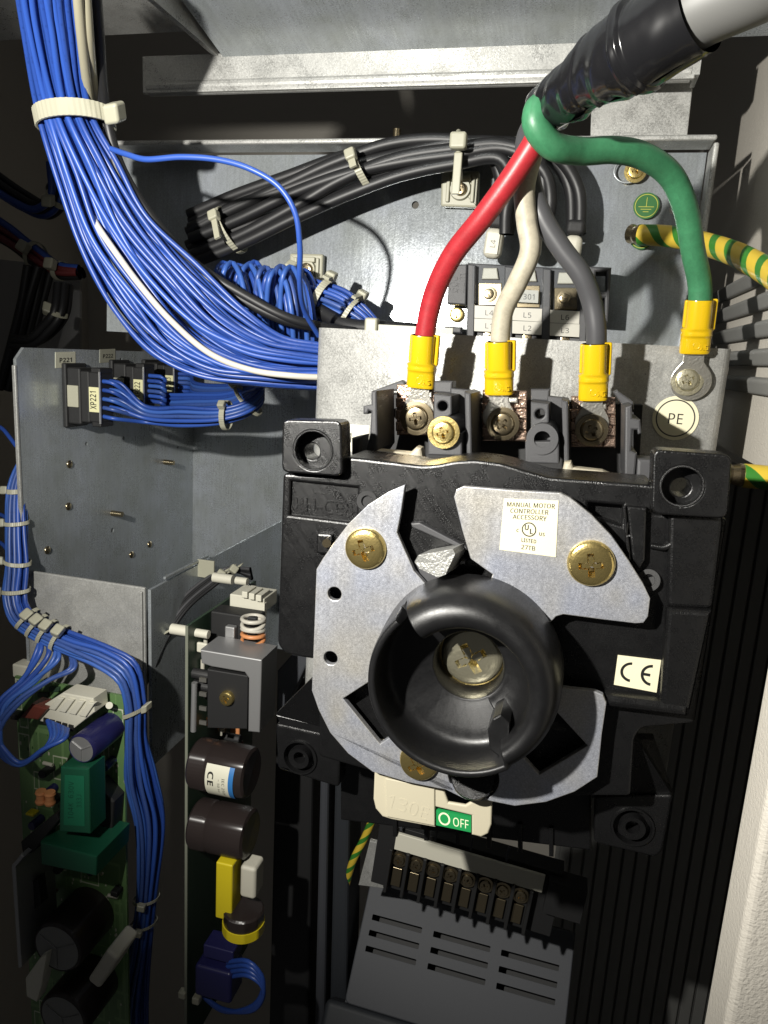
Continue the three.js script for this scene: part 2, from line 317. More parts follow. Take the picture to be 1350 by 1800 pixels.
// ---------------------------------------------------------------- the cabinet
struct('back_wall', uvBox(box(V(-.1, -.4, -.66), 1.3, 1.9, .01)), mat.paint);
struct('left_wall', uvBox(box(V(-.62, -.4, -.3), .01, 1.9, .72)), mat.paint);
{ const g = [uvBox(box(V(.068, .26, -.357), .01, .58, .594)), uvBox(box(V(.225, -.0345, -.357), .3, .01, .594)), uvBox(box(V(.37, -.65, -.3), .01, 1.3, .72))]; struct('right_wall', g, mat.paint); }
struct('cabinet_floor', uvBox(box(V(-.1, -1.3, -.3), 1.3, .01, .72)), mat.paint);
{ // painted flange of the cabinet opening, lower right
  const pl = Z(.03), x = (pl.at(1350, 1370).x + pl.at(1260, 1800).x) / 2 + .0012;
  const g = new THREE.ExtrudeGeometry(path([[x, -1.2], [x + .2, -1.2], [x + .2, .4], [x, .4]].map((p) => new THREE.Vector2(...p))), { depth: .014, bevelEnabled: true, bevelThickness: .002, bevelSize: .002, bevelOffset: -.002, bevelSegments: 4 });
  g.translate(0, 0, .014); struct('cabinet_flange', g, mat.paint);
}
// galvanised ceiling sheet with its folded flange
{
  const t = thing('ceiling_shelf', 'galvanised sheet shelf with a folded front lip across the top of the cabinet', 'metal shelf');
  const zf = -.13, A = P(390, 100, zf), yc = A.y, R0 = P(1226, 100, zf).x, L0 = P(250, 110, zf).x, B = P(700, 152, zf).y;
  const L1 = P(392, 102, zf).x;
  { const g = uvBox(box(V((L1 + .4) / 2, .0012, .15), .4 - L1, .0024, .3)); g.rotateX(-.2).translate(0, yc, zf); obj('sheet', g, mat.smoothSteel, t); }
  obj('flange', uvBox(box(V((L0 + R0) / 2, (yc + B) / 2 + .0008, zf - .0012), R0 - L0, yc - B + .0016, .0024, .0004)), mat.zinc, t);
  const lip = rod(V(L0 + .002, B + .003, zf - .0028), V(R0 - .0015, B + .003, zf - .0028), .0034, .0034, 20); obj('rolled_lip', uvBox(lip), mat.zinc, t);
  obj('end_plate', uvBox(box(V(R0 + .0006, (yc + B) / 2, zf - .006), .0018, yc - B - .002, .014)), mat.zinc, t);
  obj('left_sheet', uvBox(box(V(L1 - .09, yc + .012, zf + .15), .17, .0024, .3)), mat.zinc, t);
  obj('left_step', uvBox(box(V(L1 - .0035, yc + .007, zf + .15), .0024, .013, .3)), mat.zinc, t);
  settle(t);
}
{
  const t = thing('hanger_bracket', 'plain galvanised tab joining the shelf to the rear plate, right of the taped cable', 'bracket');
  obj('tab', plate(Z(-.152), [[1041, 140], [1219, 140], [1206, 260], [1037, 260]], .002, { bevel: .0004 }), mat.zinc, t);
  settle(t);
}
// ---------------------------------------------------------------- rear mounting plate
const zr = -.15, plR = Z(zr);
{
  const t = thing('rear_plate', 'bright galvanised rear mounting plate with turned-forward edges behind the terminals', 'metal plate');
  const zf = zr + .0145;
  const TL = P(150, 250, zf), TR = P(1261, 243, zf), y1 = (TL.y + TR.y) / 2, x1 = TR.x, x0 = TL.x, y0 = P(500, 600, zr).y;
  const c = (p) => new THREE.Vector2(...p);
  const s = path([[x0, y0], [x1 - .001, y0], [x1 - .001, y1 - .001], [x0, y1 - .001]].map(c));
  const hole = (px, py, r) => { const q = plR.at(px, py); s.holes.push(new THREE.Path(circlePts(q.x, q.y, r))); };
  hole(728, 358, .0017); hole(1186, 366, .0019);
  const g = new THREE.ExtrudeGeometry(s, { depth: .002, bevelEnabled: false }); g.translate(0, 0, zr - .002);
  { const py = P(900, 565, zr).y; g.translate(0, -py, -zr).rotateX(-.045).translate(0, py, zr - .0003); obj('sheet', g, mat.rear, t); }
  obj('top_edge', uvBox(box(V((x0 + x1) / 2, y1, zr + .0075), x1 - x0, .0022, .0145, .0009)), mat.zinc, t);
  obj('side_edge', uvBox(box(V(x1 + .0001, (y0 + y1) / 2 - .0016, zr + .0072), .0022, y1 - y0, .014, .0009)), mat.zinc, t);
  const st = (name, px, py, r, draw, label) => { const q = plR.at(px, py), R = size(px, py, r, zr), g2 = new THREE.CylinderGeometry(R, R, .0003, 40); g2.rotateX(Math.PI / 2); g2.rotateZ(Math.PI); g2.translate(q.x, q.y, zr + .00025);
    const m = canvasMat(256, 256, draw); return obj(name, new THREE.CircleGeometry(R, 44).translate(q.x, q.y, zr + .0004), m, t, label); };
  const earth = (g, w, h) => { fill(g, w, h, '#1d5a22'); g.strokeStyle = '#a8a53c'; g.lineWidth = 7; g.beginPath(); g.arc(128, 128, 110, 0, 7); g.stroke(); g.lineWidth = 6; g.beginPath(); g.moveTo(128, 48); g.lineTo(128, 138); g.moveTo(52, 138); g.lineTo(204, 138); g.moveTo(76, 162); g.lineTo(180, 162); g.moveTo(100, 186); g.lineTo(156, 186); g.stroke(); };
  st('earth_sticker', 1136, 362, 23, earth, 'upper round green earth symbol sticker');
  st('earth_sticker', 1128, 417, 22, earth, 'lower round green sticker behind the striped wire end');
  const rim = P(1108, 300, zr); obj('slot', new THREE.TorusGeometry(size(1100, 300, 21, zr), .0004, 6, 40).scale(1.15, 1, 1).translate(rim.x - .001, rim.y, zr + .0002), mat.smoothSteel, t);
  screw(t, 1117, 301, zr + .0005, 20, 'flange', mat.brass, .5);
  screw(t, 1186, 411, zr + .0005, 11, 'pan', mat.brass, .2);
  const sp = P(697, 240, -.143); obj('stud', rod(V(sp.x, sp.y - .004, -.143), V(sp.x, sp.y + .003, -.143), .0017), mat.nickel, t);
  settle(t);
}
// ---------------------------------------------------------------- tray with PE sticker in front of it
const zt = -.075, plT = Z(zt);
{
  const t = thing('terminal_tray', 'speckled galvanised bracket behind the yellow lugs, with round PE sticker', 'metal bracket');
  const a = plT.at(555, 577), b = plT.at(1291, 612), c = plT.at(1272, 790), y1 = (a.y + b.y) / 2, x0 = a.x, x1 = b.x, y0 = y1 - .16, r = .0045;
  // bent channel: face, rounded left corner, right edge stepped back
  const pr = [];
  pr.push([x0, -.05]); for (let i = 0; i <= 8; i++) { const q = Math.PI - i / 8 * Math.PI / 2; pr.push([x0 + r + r * Math.cos(q), -r + r * Math.sin(q)]); }
  for (let i = 0; i <= 8; i++) { const q = Math.PI / 2 - i / 8 * Math.PI / 2; pr.push([x1 - r * 1.3 + r * 1.3 * Math.cos(q), -r * 1.3 + r * 1.3 * Math.sin(q)]); } pr.push([x1, -.05]);
  const inn = pr.map(([x, z]) => [x < (x0 + x1) / 2 ? Math.max(x, x0) + .0018 : x - .0018, z - .0018 * (z > -.04 ? 1 : 0)]).reverse();
  const g = new THREE.ExtrudeGeometry(path([...pr, ...inn].map(([x, z]) => new THREE.Vector2(x, z))), { depth: y1 - y0, bevelEnabled: false });
  g.rotateX(-Math.PI / 2); g.scale(1, 1, -1); g.translate(0, y0, zt);
  { const ix = g.index; const p = g.attributes.position; for (let i = 0; i < p.count; i += 3) { const q = [p.getX(i), p.getY(i), p.getZ(i)]; p.setXYZ(i, p.getX(i + 1), p.getY(i + 1), p.getZ(i + 1)); p.setXYZ(i + 1, ...q); } }
  obj('sheet', toCreasedNormals(uvBox(g), .5), mat.zinc, t);
  const q = plT.at(1187, 735), R = size(1187, 735, 41, zt);
  obj('pe_sticker', new THREE.CircleGeometry(R, 48).translate(q.x, q.y, zt + .0004), canvasMat(256, 256, (g, w, h) => { fill(g, w, h, paper); g.save(); g.strokeStyle = '#23221f'; g.lineWidth = 7; g.beginPath(); g.arc(128, 128, 113 * .93, 0, 7); g.stroke(); words(g, 'PE', 128, 132, 84); g.restore(); }), t, 'round cream PE sticker');
  sticker(t, 'marker_label', [[600, 745], [650, 748], [648, 796], [597, 792]], plT, .0003, 128, 110, (g, w, h) => { fill(g, w, h, '#dcd9c8'); words(g, 'F1', 34, 55, 52); }, 'cream label marked F1');
  // fixing screw with the ring tongue of the earth lug under it
  screw(t, 1208, 668, zt + .0022, 29, 'flange', mat.paleBrass, .5);
  settle(t);
}
// ---------------------------------------------------------------- supply cable with its four conductors
{
  const t = thing('supply_cable', 'thick grey cable wrapped in black tape ending in red, white, grey and green conductors', 'cable');
  // sheath and tape, axis from the upper right to the lower left
  const z0 = .012, z1 = -.026, A = P(1420, -75, .02), B = P(1150, 68, z0), C = P(958, 196, z1);
  const sh = tube([A, P(1330, -32, .019), P(1245, 6, .0152), P(1190, 38, .0112)], .0078, 24, 26);
  obj('sheath', sh, mat.sheath, t);
  const ctr = curve([P(1232, 12, .0145), P(1120, 85, .005), P(1050, 125, -.006), P(990, 172, -.018), P(955, 200, -.028)]);
  const N = 150, pos = [], idx = [], rad = 48, fr = ctr.computeFrenetFrames(N, false), uvs = [];
  for (let i = 0; i <= N; i++) {
    const u = i / N, c = ctr.getPointAt(u), base = u < .3 ? .0094 : .0094 - (.0094 - .0062) * Math.min(1, (u - .3) / .6) ** .85;
    for (let j = 0; j <= rad; j++) {
      const a = j / rad * 2 * Math.PI, s = u * 3.3 + a / (2 * Math.PI), w = s - Math.floor(s);     // overlapping helical turns
      let r = base + (u > .27 ? .0005 : .00015) * (w < .06 ? w / .06 : 1 - w * .8) + .0008 * (noise(u * 16 + a * .8 + 3, a * 1.2732, 8) - .5) * (u > .25 ? 2 : .7) + .0002 * (noise(u * 26, a * 2.5465, 16) - .5) * (u > .25 ? 1.2 : .5);
      if (u > .25 && u < .29) r += .0008;
      if (i === N) r *= .8;
      const q = c.clone().addScaledVector(fr.normals[i], r * Math.cos(a)).addScaledVector(fr.binormals[i], r * Math.sin(a) * .94); pos.push(q.x, q.y, q.z); uvs.push(u, a);
    }
  }
  for (let i = 0; i < N; i++) for (let j = 0; j < rad; j++) { const a = i * (rad + 1) + j, b = a + rad + 1; idx.push(a, a + 1, b, b, a + 1, b + 1); }
  const tg = new THREE.BufferGeometry(); tg.setAttribute('position', new THREE.Float32BufferAttribute(pos, 3)); tg.setAttribute('uv', new THREE.Float32BufferAttribute(uvs, 2)); tg.setIndex(idx); tg.computeVertexNormals();
  const tape = obj('tape_wrap', tg, mat.tape, t);
  obj('tape_strand', tube([P(982, 226, -.018), P(1003, 214, -.016), P(1020, 205, -.014), P(1040, 194, -.013), P(1050, 180, -.013)], .00018, 20, 5), mat.sheath, t);
  const cond = (name, m, r, pts, label) => obj(name, tube(pts.map((p) => P(...p)), r, 90, 20), m, t, label);
  const red = cond('conductor', mat.red, .0034, [[962, 196, -.03], [945, 240, -.03], [908, 300, -.032], [850, 380, -.036], [795, 450, -.042], [762, 520, -.047], [747, 590, -.05], [745, 625, -.051]], 'red conductor');
  const wht = cond('conductor', mat.cream, .0032, [[955, 200, -.034], [938, 260, -.037], [922, 330, -.04], [926, 390, -.042], [932, 440, -.043], [908, 500, -.046], [886, 545, -.049], [879, 600, -.051], [878, 635, -.052]], 'cream white conductor');
  const gry = cond('conductor', mat.grey, .0032, [[945, 205, -.032], [925, 250, -.038], [935, 330, -.044], [955, 385, -.045], [988, 438, -.046], [1022, 484, -.047], [1040, 530, -.049], [1048, 580, -.05], [1047, 635, -.052]], 'dark grey conductor');
  const grn = cond('conductor', mat.green, .0037, [[972, 200, -.029], [958, 190, -.024], [945, 192, -.02], [942, 218, -.019], [968, 254, -.022], [1020, 266, -.03], [1080, 264, -.036], [1130, 274, -.042], [1180, 310, -.05], [1206, 370, -.056], [1218, 440, -.062], [1230, 500, -.067], [1230, 555, -.07]], 'green earth conductor');
  // yellow insulated ring lugs
  const lug = (parent, x0, y0, x1, y1, z, zb, wpx, finSide) => {
    const a = P(x0, y0, z), b = P(x1, y1, zb), [ex, ey, ez] = along(b, a), L = a.distanceTo(b), w = size((x0 + x1) / 2, (y0 + y1) / 2, wpx, z);
    const st = [[0, 1, .0052], [.03, 1.0, .0053], [.5, 1, .0052], [.55, 1.02, .0045], [.6, .97, .0042], [.64, 1.0, .0046], [.67, .98, .004], [.72, .96, .0034], [.95, .97, .003], [1, .94, .0026]].map(([u, k, d]) => ({ c: a.clone().lerp(b, u), w: w * k * (u < .53 ? .84 : 1.02), d }));
    const face = ez.z > 0 ? 1 : -1;
    const sl = loft(st, ex, ez, 32, 2.6);
    const cap = (s) => { const g = new THREE.CircleGeometry(1, 28); g.scale(s.w * .98, s.d * .98, 1); g.applyMatrix4(new THREE.Matrix4().makeBasis(ex, ez, ey).setPosition(s.c)); g.setAttribute('uv', new THREE.Float32BufferAttribute(new Float32Array(g.attributes.position.count * 2), 2)); return g; };
    const fin = new RoundedBoxGeometry(w * .62, L * .58, .0026, 2, .0006); oriented(fin, a.clone().lerp(b, .27).addScaledVector(ex, finSide * w * .8), ex, ey, ez);
    const fin2 = new RoundedBoxGeometry(w * .3, L * .52, .0022, 2, .0006); oriented(fin2, a.clone().lerp(b, .26).addScaledVector(ex, -finSide * w * .82), ex, ey, ez);
    const mk = new THREE.TorusGeometry(w * .22, .00022, 6, 24); oriented(mk, a.clone().lerp(b, .84).addScaledVector(ez, face * .0031), ex, ey, ez);
    const tx = emboss('5.5', a.clone().lerp(b, .87).addScaledVector(ez, face * .003).addScaledVector(ex, w * .45), .0016, ex, ey, .0003);
    obj('lug_sleeve', [sl, cap(st[0]), cap(st[9]), fin, fin2, mk, tx], mat.yellow, parent);
    return { a, b, ex, ey, ez, w };
  };
  const tongue = (parent, l, len, ring, m) => {
    const s = new THREE.Shape(), k = l.w * .62; s.moveTo(-k, 0); s.lineTo(-k * 1.05, -len * .35); s.absarc(0, -len, ring, Math.PI * .82, Math.PI * 2.18, false); s.lineTo(k * 1.05, -len * .35); s.lineTo(k, 0);
    const g = new THREE.ExtrudeGeometry(s, { depth: .001, bevelEnabled: true, bevelSize: .0002, bevelThickness: .0002, bevelSegments: 2, curveSegments: 20 }); g.translate(0, .0005, -.0006);
    oriented(g, l.b, l.ex, l.ey, l.ez); obj('lug_tongue', g, m, parent);
  };
  let l = lug(red, 746, 589, 739, 681, -.05, -.052, 25, 1); tongue(red, l, .008, .0052, mat.tin);
  l = lug(wht, 878, 600, 877, 693, -.05, -.052, 26, 1); tongue(wht, l, .008, .0052, mat.tin);
  l = lug(gry, 1046, 604, 1042, 703, -.05, -.052, 27, 1); tongue(gry, l, .008, .0052, mat.tin);
  l = lug(grn, 1231, 527, 1220, 621, -.069, -.0715, 28, 1); tongue(grn, l, .0098, .0064, mat.tin);
  settle(t);
}
// ---------------------------------------------------------------- green and yellow earth wires
const stripe = canvasMat(256, 256, (g, w, h) => { fill(g, w, h, '#c9ad3a'); g.fillStyle = '#34752a'; for (let k = -2; k < 2; k++) { g.beginPath(); g.moveTo(k * 256, 0); g.lineTo(k * 256 + 105, 0); g.lineTo(k * 256 + 105 + 512, 256); g.lineTo(k * 256 + 512, 256); g.fill(); } }, { roughness: .4 });
stripe.map.wrapS = stripe.map.wrapT = THREE.RepeatWrapping;
function earthWire(label, pts, r, crimp) {
  const t = thing('earth_wire', label, 'earth wire');
  const g = tube(pts.map((p) => P(...p)), r, 60, 20), uv = g.attributes.uv; for (let i = 0; i < uv.count; i++) uv.setXY(i, uv.getX(i) / .0125, uv.getY(i) / (2 * Math.PI * r));
  obj('insulation', g, stripe, t);
  const [a, b] = crimp.map((p) => P(...p)); obj('crimp', lathe([[r * .9, 0], [r * .98, .002], [r * .8, .004], [r * .95, .0065], [0, .0068]], a, b), mat.nickel, t);
  settle(t);
}
earthWire('striped green and yellow earth wire leaving the upper right plate behind the green conductor', [[1126, 413, -.142], [1160, 414, -.138], [1200, 419, -.13], [1250, 432, -.115], [1300, 450, -.095], [1350, 478, -.075], [1400, 515, -.05]], .0042, [[1130, 413, -.142], [1110, 411, -.147]]);
earthWire('short striped green and yellow earth wire beside the right mounting ear', [[1306, 836, -.05], [1330, 838, -.05], [1370, 842, -.05], [1410, 846, -.05]], .0038, [[1310, 836, -.05], [1285, 834, -.05]]);
// ---------------------------------------------------------------- black cables across the rear plate
{
  const t = thing('black_cable_bundle', 'bundle of thick black cables arching across the rear plate to the white-sleeved ends', 'cable bundle');
  const S = [
    [[330, 432], [400, 395], [500, 345], [590, 302], [690, 264], [790, 250], [850, 256], [876, 300], [882, 360], [878, 410]],
    [[330, 408], [400, 372], [500, 326], [590, 285], [690, 252], [790, 246], [860, 262], [894, 320], [898, 380], [893, 412]],
    [[335, 450], [420, 415], [520, 362], [600, 316], [700, 278], [800, 262], [880, 254], [945, 280], [955, 350], [940, 420]],
    [[335, 392], [420, 352], [520, 316], [610, 286], [700, 268], [800, 258], [900, 252], [965, 275], [1000, 325], [1006, 410]],
    [[335, 440], [420, 402], [530, 368], [620, 334], [710, 298], [800, 280], [900, 258], [975, 272], [1016, 330], [1020, 412]],
    [[335, 420], [420, 385], [520, 338], [610, 306], [700, 286], [800, 272], [890, 262], [955, 300], [968, 350], [955, 420]],
    [[332, 378], [410, 344], [505, 310], [600, 276], [695, 256], [795, 248], [880, 262], [925, 320], [932, 380], [934, 420]],
    [[334, 402], [415, 362], [510, 330], [604, 296], [700, 272], [800, 252], [890, 256], [935, 300], [944, 350], [938, 412]],
    [[338, 462], [425, 428], [525, 380], [612, 342], [705, 308], [800, 288], [880, 280], [900, 330], [890, 370], [888, 412]],
  ];
  S.forEach((s, i) => obj('cable', tube(s.map(([x, y], k) => P(x, y, -.136 + (i % 3) * .004 - (k > 7 ? .002 : 0))), .0026, 80, 14), mat.cable, t));
  const sleeve = (x0, y0, x1, y1, label) => { const a = P(x0, y0, -.134), b = P(x1, y1, -.1345), [ex, ey, ez] = along(b, a), w = size(x0, y0, 16, -.134);
    obj('heat_shrink', oriented(new RoundedBoxGeometry(w * 2.1, .006, .0075, 3, .002), a.clone().addScaledVector(ey, .003), ex, ey, ez), mat.blackMatte, t);
    const s = obj('cable_sleeve', oriented(new RoundedBoxGeometry(w * 2, a.distanceTo(b), .0085, 3, .0028), a.clone().lerp(b, .5), ex, ey, ez), mat.sleeveLabel, t, label);
    return { s, a, b, ex, ey, ez, w }; };
  const q = sleeve(872, 402, 864, 455, 'ivory sleeve marked L4');
  { const c = q.a.clone().lerp(q.b, .52), z = q.ez.z > 0 ? q.ez : q.ez.clone().negate(), f = (u, v) => c.clone().addScaledVector(q.ex, u * .0026).addScaledVector(q.ey, v * .0042).addScaledVector(z, .0044);
    obj('sleeve_print', quad([f(-1, 1), f(1, 1), f(1, -1), f(-1, -1)], .00008, z), canvasMat(96, 144, (g, w, h) => { fill(g, w, h, '#bdb9a8'); g.save(); g.translate(52, 76); g.rotate(-Math.PI / 2); words(g, 'L4', 0, 0, 56); g.restore(); }), q.s); }
  sleeve(938, 410, 934, 455); sleeve(1010, 414, 1004, 455, 'ivory sleeve behind the grey conductor');
  const tieAt = (x, y, dx, dy, rU, z, o) => { const C = P(x, y, z), T = P(x + dx, y + dy, z).sub(C), U = P(x - dy / Math.hypot(dx, dy) * rU, y + dx / Math.hypot(dx, dy) * rU, z).sub(C); return tie(t, C, T, U, V(0, 0, .0105), o, mat.nylon); };
  tieAt(405, 405, 88, -42, 42, -.131, { head: Math.PI * .62, tail: .012, w: .0026 });
  tieAt(637, 300, 90, -40, 36, -.131, { head: Math.PI * .62, tail: .006, w: .003 });
  settle(t);
}
function tieMount(label, cx, cy, rpx, z, sc) {
  const t = thing('tie_mount', label, 'cable tie mount', 'square plastic mounts on the rear plate');
  delete t.userData.group;
  const poly = [[cx - rpx, cy - rpx], [cx + rpx * 1.02, cy - rpx * .95], [cx + rpx * .95, cy + rpx], [cx - rpx * 1.05, cy + rpx * .92]];
  obj('base', plate(Z(z + .004), poly, .0038, { bevel: .0009, round: .001 }), mat.nylon, t);
  const c = P(cx, cy, z + .0052); obj('boss', [new THREE.CylinderGeometry(.0044, .005, .003, 32).rotateX(Math.PI / 2).translate(c.x, c.y, c.z - .0008), box(V(c.x, c.y + .0045, c.z), .009, .0025, .0024, .0006), box(V(c.x - .0055, c.y, c.z - .0005), .0016, .011, .0018, .0005), box(V(c.x + .0055, c.y, c.z - .0005), .0016, .011, .0018, .0005)], mat.nylon, t);
  screw(t, cx, cy, z + .0072, 11, 'pan', mat.nickel, .4);
  return t;
}
{
  const t = tieMount('square translucent tie mount strapped to the black cables at top centre', 809, 332, 33, zr);
  const a = P(808, 300, -.141), b = P(806, 248, -.117);
  obj('strap', tube([P(809, 315, -.143), P(808, 300, -.130), P(806, 275, -.1235), P(806, 245, -.1215), P(806, 232, -.128)], .0012, 24, 8).scale(1, 1, 1), mat.nylon, t);
  const h = P(806, 248, -.119); obj('strap_head', [box(h, .0068, .0064, .005, .0012), box(h.clone().add(V(.0002, -.012, -.001)), .0034, .016, .0016, .0005)], mat.nylon, t);
  settle(t);
  const t2 = tieMount('square translucent tie mount half hidden above the blue wire coil', 538, 474, 29, zr); settle(t2);
}
// ---------------------------------------------------------------- terminal block L1 to L6
{
  const t = thing('terminal_block', 'terminal block with clear cover and L1 to L6 labels on the rear plate', 'terminal block');
  const zb = -.131, pb = Z(zb);
  obj('body', plate(Z(zb - .004), [[822, 462], [1034, 474], [1028, 606], [826, 592]], .0145, { bevel: .0006 }), mat.breaker, t);
  for (const [x0, x1] of [[822, 836], [887, 903], [954, 969], [1020, 1033]]) obj('barrier', plate(pb, [[x0, 464 + (x0 - 822) * .055], [x1, 465 + (x1 - 822) * .055], [x1 - 3, 594 + (x1 - 822) * .06], [x0 - 2, 592 + (x0 - 822) * .06]], .006, { bevel: .0005 }), mat.breaker, t);
  [[836, 887], [903, 954], [969, 1020]].forEach(([a, b], i) => {
    const k = (a - 822) * .06, m = (a + b) / 2, zz = zb - .0035;
    obj('terminal_bar', plate(Z(zz), rect(a + 5, 497 + k, b - 5, 536 + k), .0015, { bevel: .0003 }), mat.nickel, t);
    screw(t, m - 2, 516 + k, zz + .0005, 13, 'flange', mat.nickel, .3 + i * .5, 'terminal_screw');
    screw(t, m - 2, 588 + k, zz - .001, 12, 'flange', mat.nickel, .7, 'terminal_screw');
    obj('lug_tip', plate(Z(zz + .0012), [[m - 12, 470 + k], [m + 12, 470 + k], [m + 15, 490 + k], [m - 15, 490 + k]], .003, { bevel: .0005 }), mat.sleeveLabel, t);
    for (const [row, name] of [[0, ['L4', 'L5', 'L6'][i]], [1, ['L1', 'L2', 'L3'][i]]]) {
      const y = 536 + k + row * 23;
      sticker(t, 'terminal_label', [[a - 4, y], [b - 1, y + 2.5], [b - 2, y + 25], [a - 5, y + 22]], Z(zb - .0012), .0008, 120, 54, (g, w, h) => { fill(g, w, h, offwhite); words(g, name, 64, 29, 30, { f: 'monospace' }); }, `label marked ${name}`);
    }
  });
  sticker(t, 'terminal_label', [[908, 509], [947, 511], [946, 533], [907, 531]], Z(zb - .001), .0008, 96, 54, (g, w, h) => { fill(g, w, h, offwhite); words(g, '301', 58, 29, 32, { f: 'monospace' }); }, 'label marked 301');
  obj('clear_cover', plate(Z(zb + .0006), [[831, 463], [1030, 473], [1027, 541], [829, 532]], .0007), mat.clear, t);
  obj('end_tab', plate(Z(zb - .006), [[789, 466], [821, 464], [819, 536], [786, 534]], .009, { bevel: .0006 }), mat.breaker, t);
  { const f = (x, y) => P(x, y, zb - .0059); obj('embossed_rating', [emboss('600', f(797, 500), .0032, V(0, 1, 0), V(-1, 0, 0)), emboss('22m', f(810, 498), .0032, V(0, 1, 0), V(-1, 0, 0))], mat.breaker, t); }
  screw(t, 803, 553, zr + .003, 13, 'pan', mat.brass, .1);
  obj('foot', plate(Z(zr + .002), [[783, 537], [826, 540], [824, 584], [781, 582]], .0018, { bevel: .0003 }), mat.rear, t);
  obj('foot_clip', plate(Z(zb - .008), [[782, 573], [811, 575], [810, 586], [781, 584]], .006, { bevel: .0006 }), mat.breaker, t);
  obj('end_tab', plate(Z(zb + .001), [[1036, 468], [1075, 470], [1069, 566], [1032, 564]], .016, { bevel: .0008, holes: [rect(1048, 478, 1066, 512), rect(1046, 524, 1063, 552)] }), mat.breaker, t);
  settle(t);
}
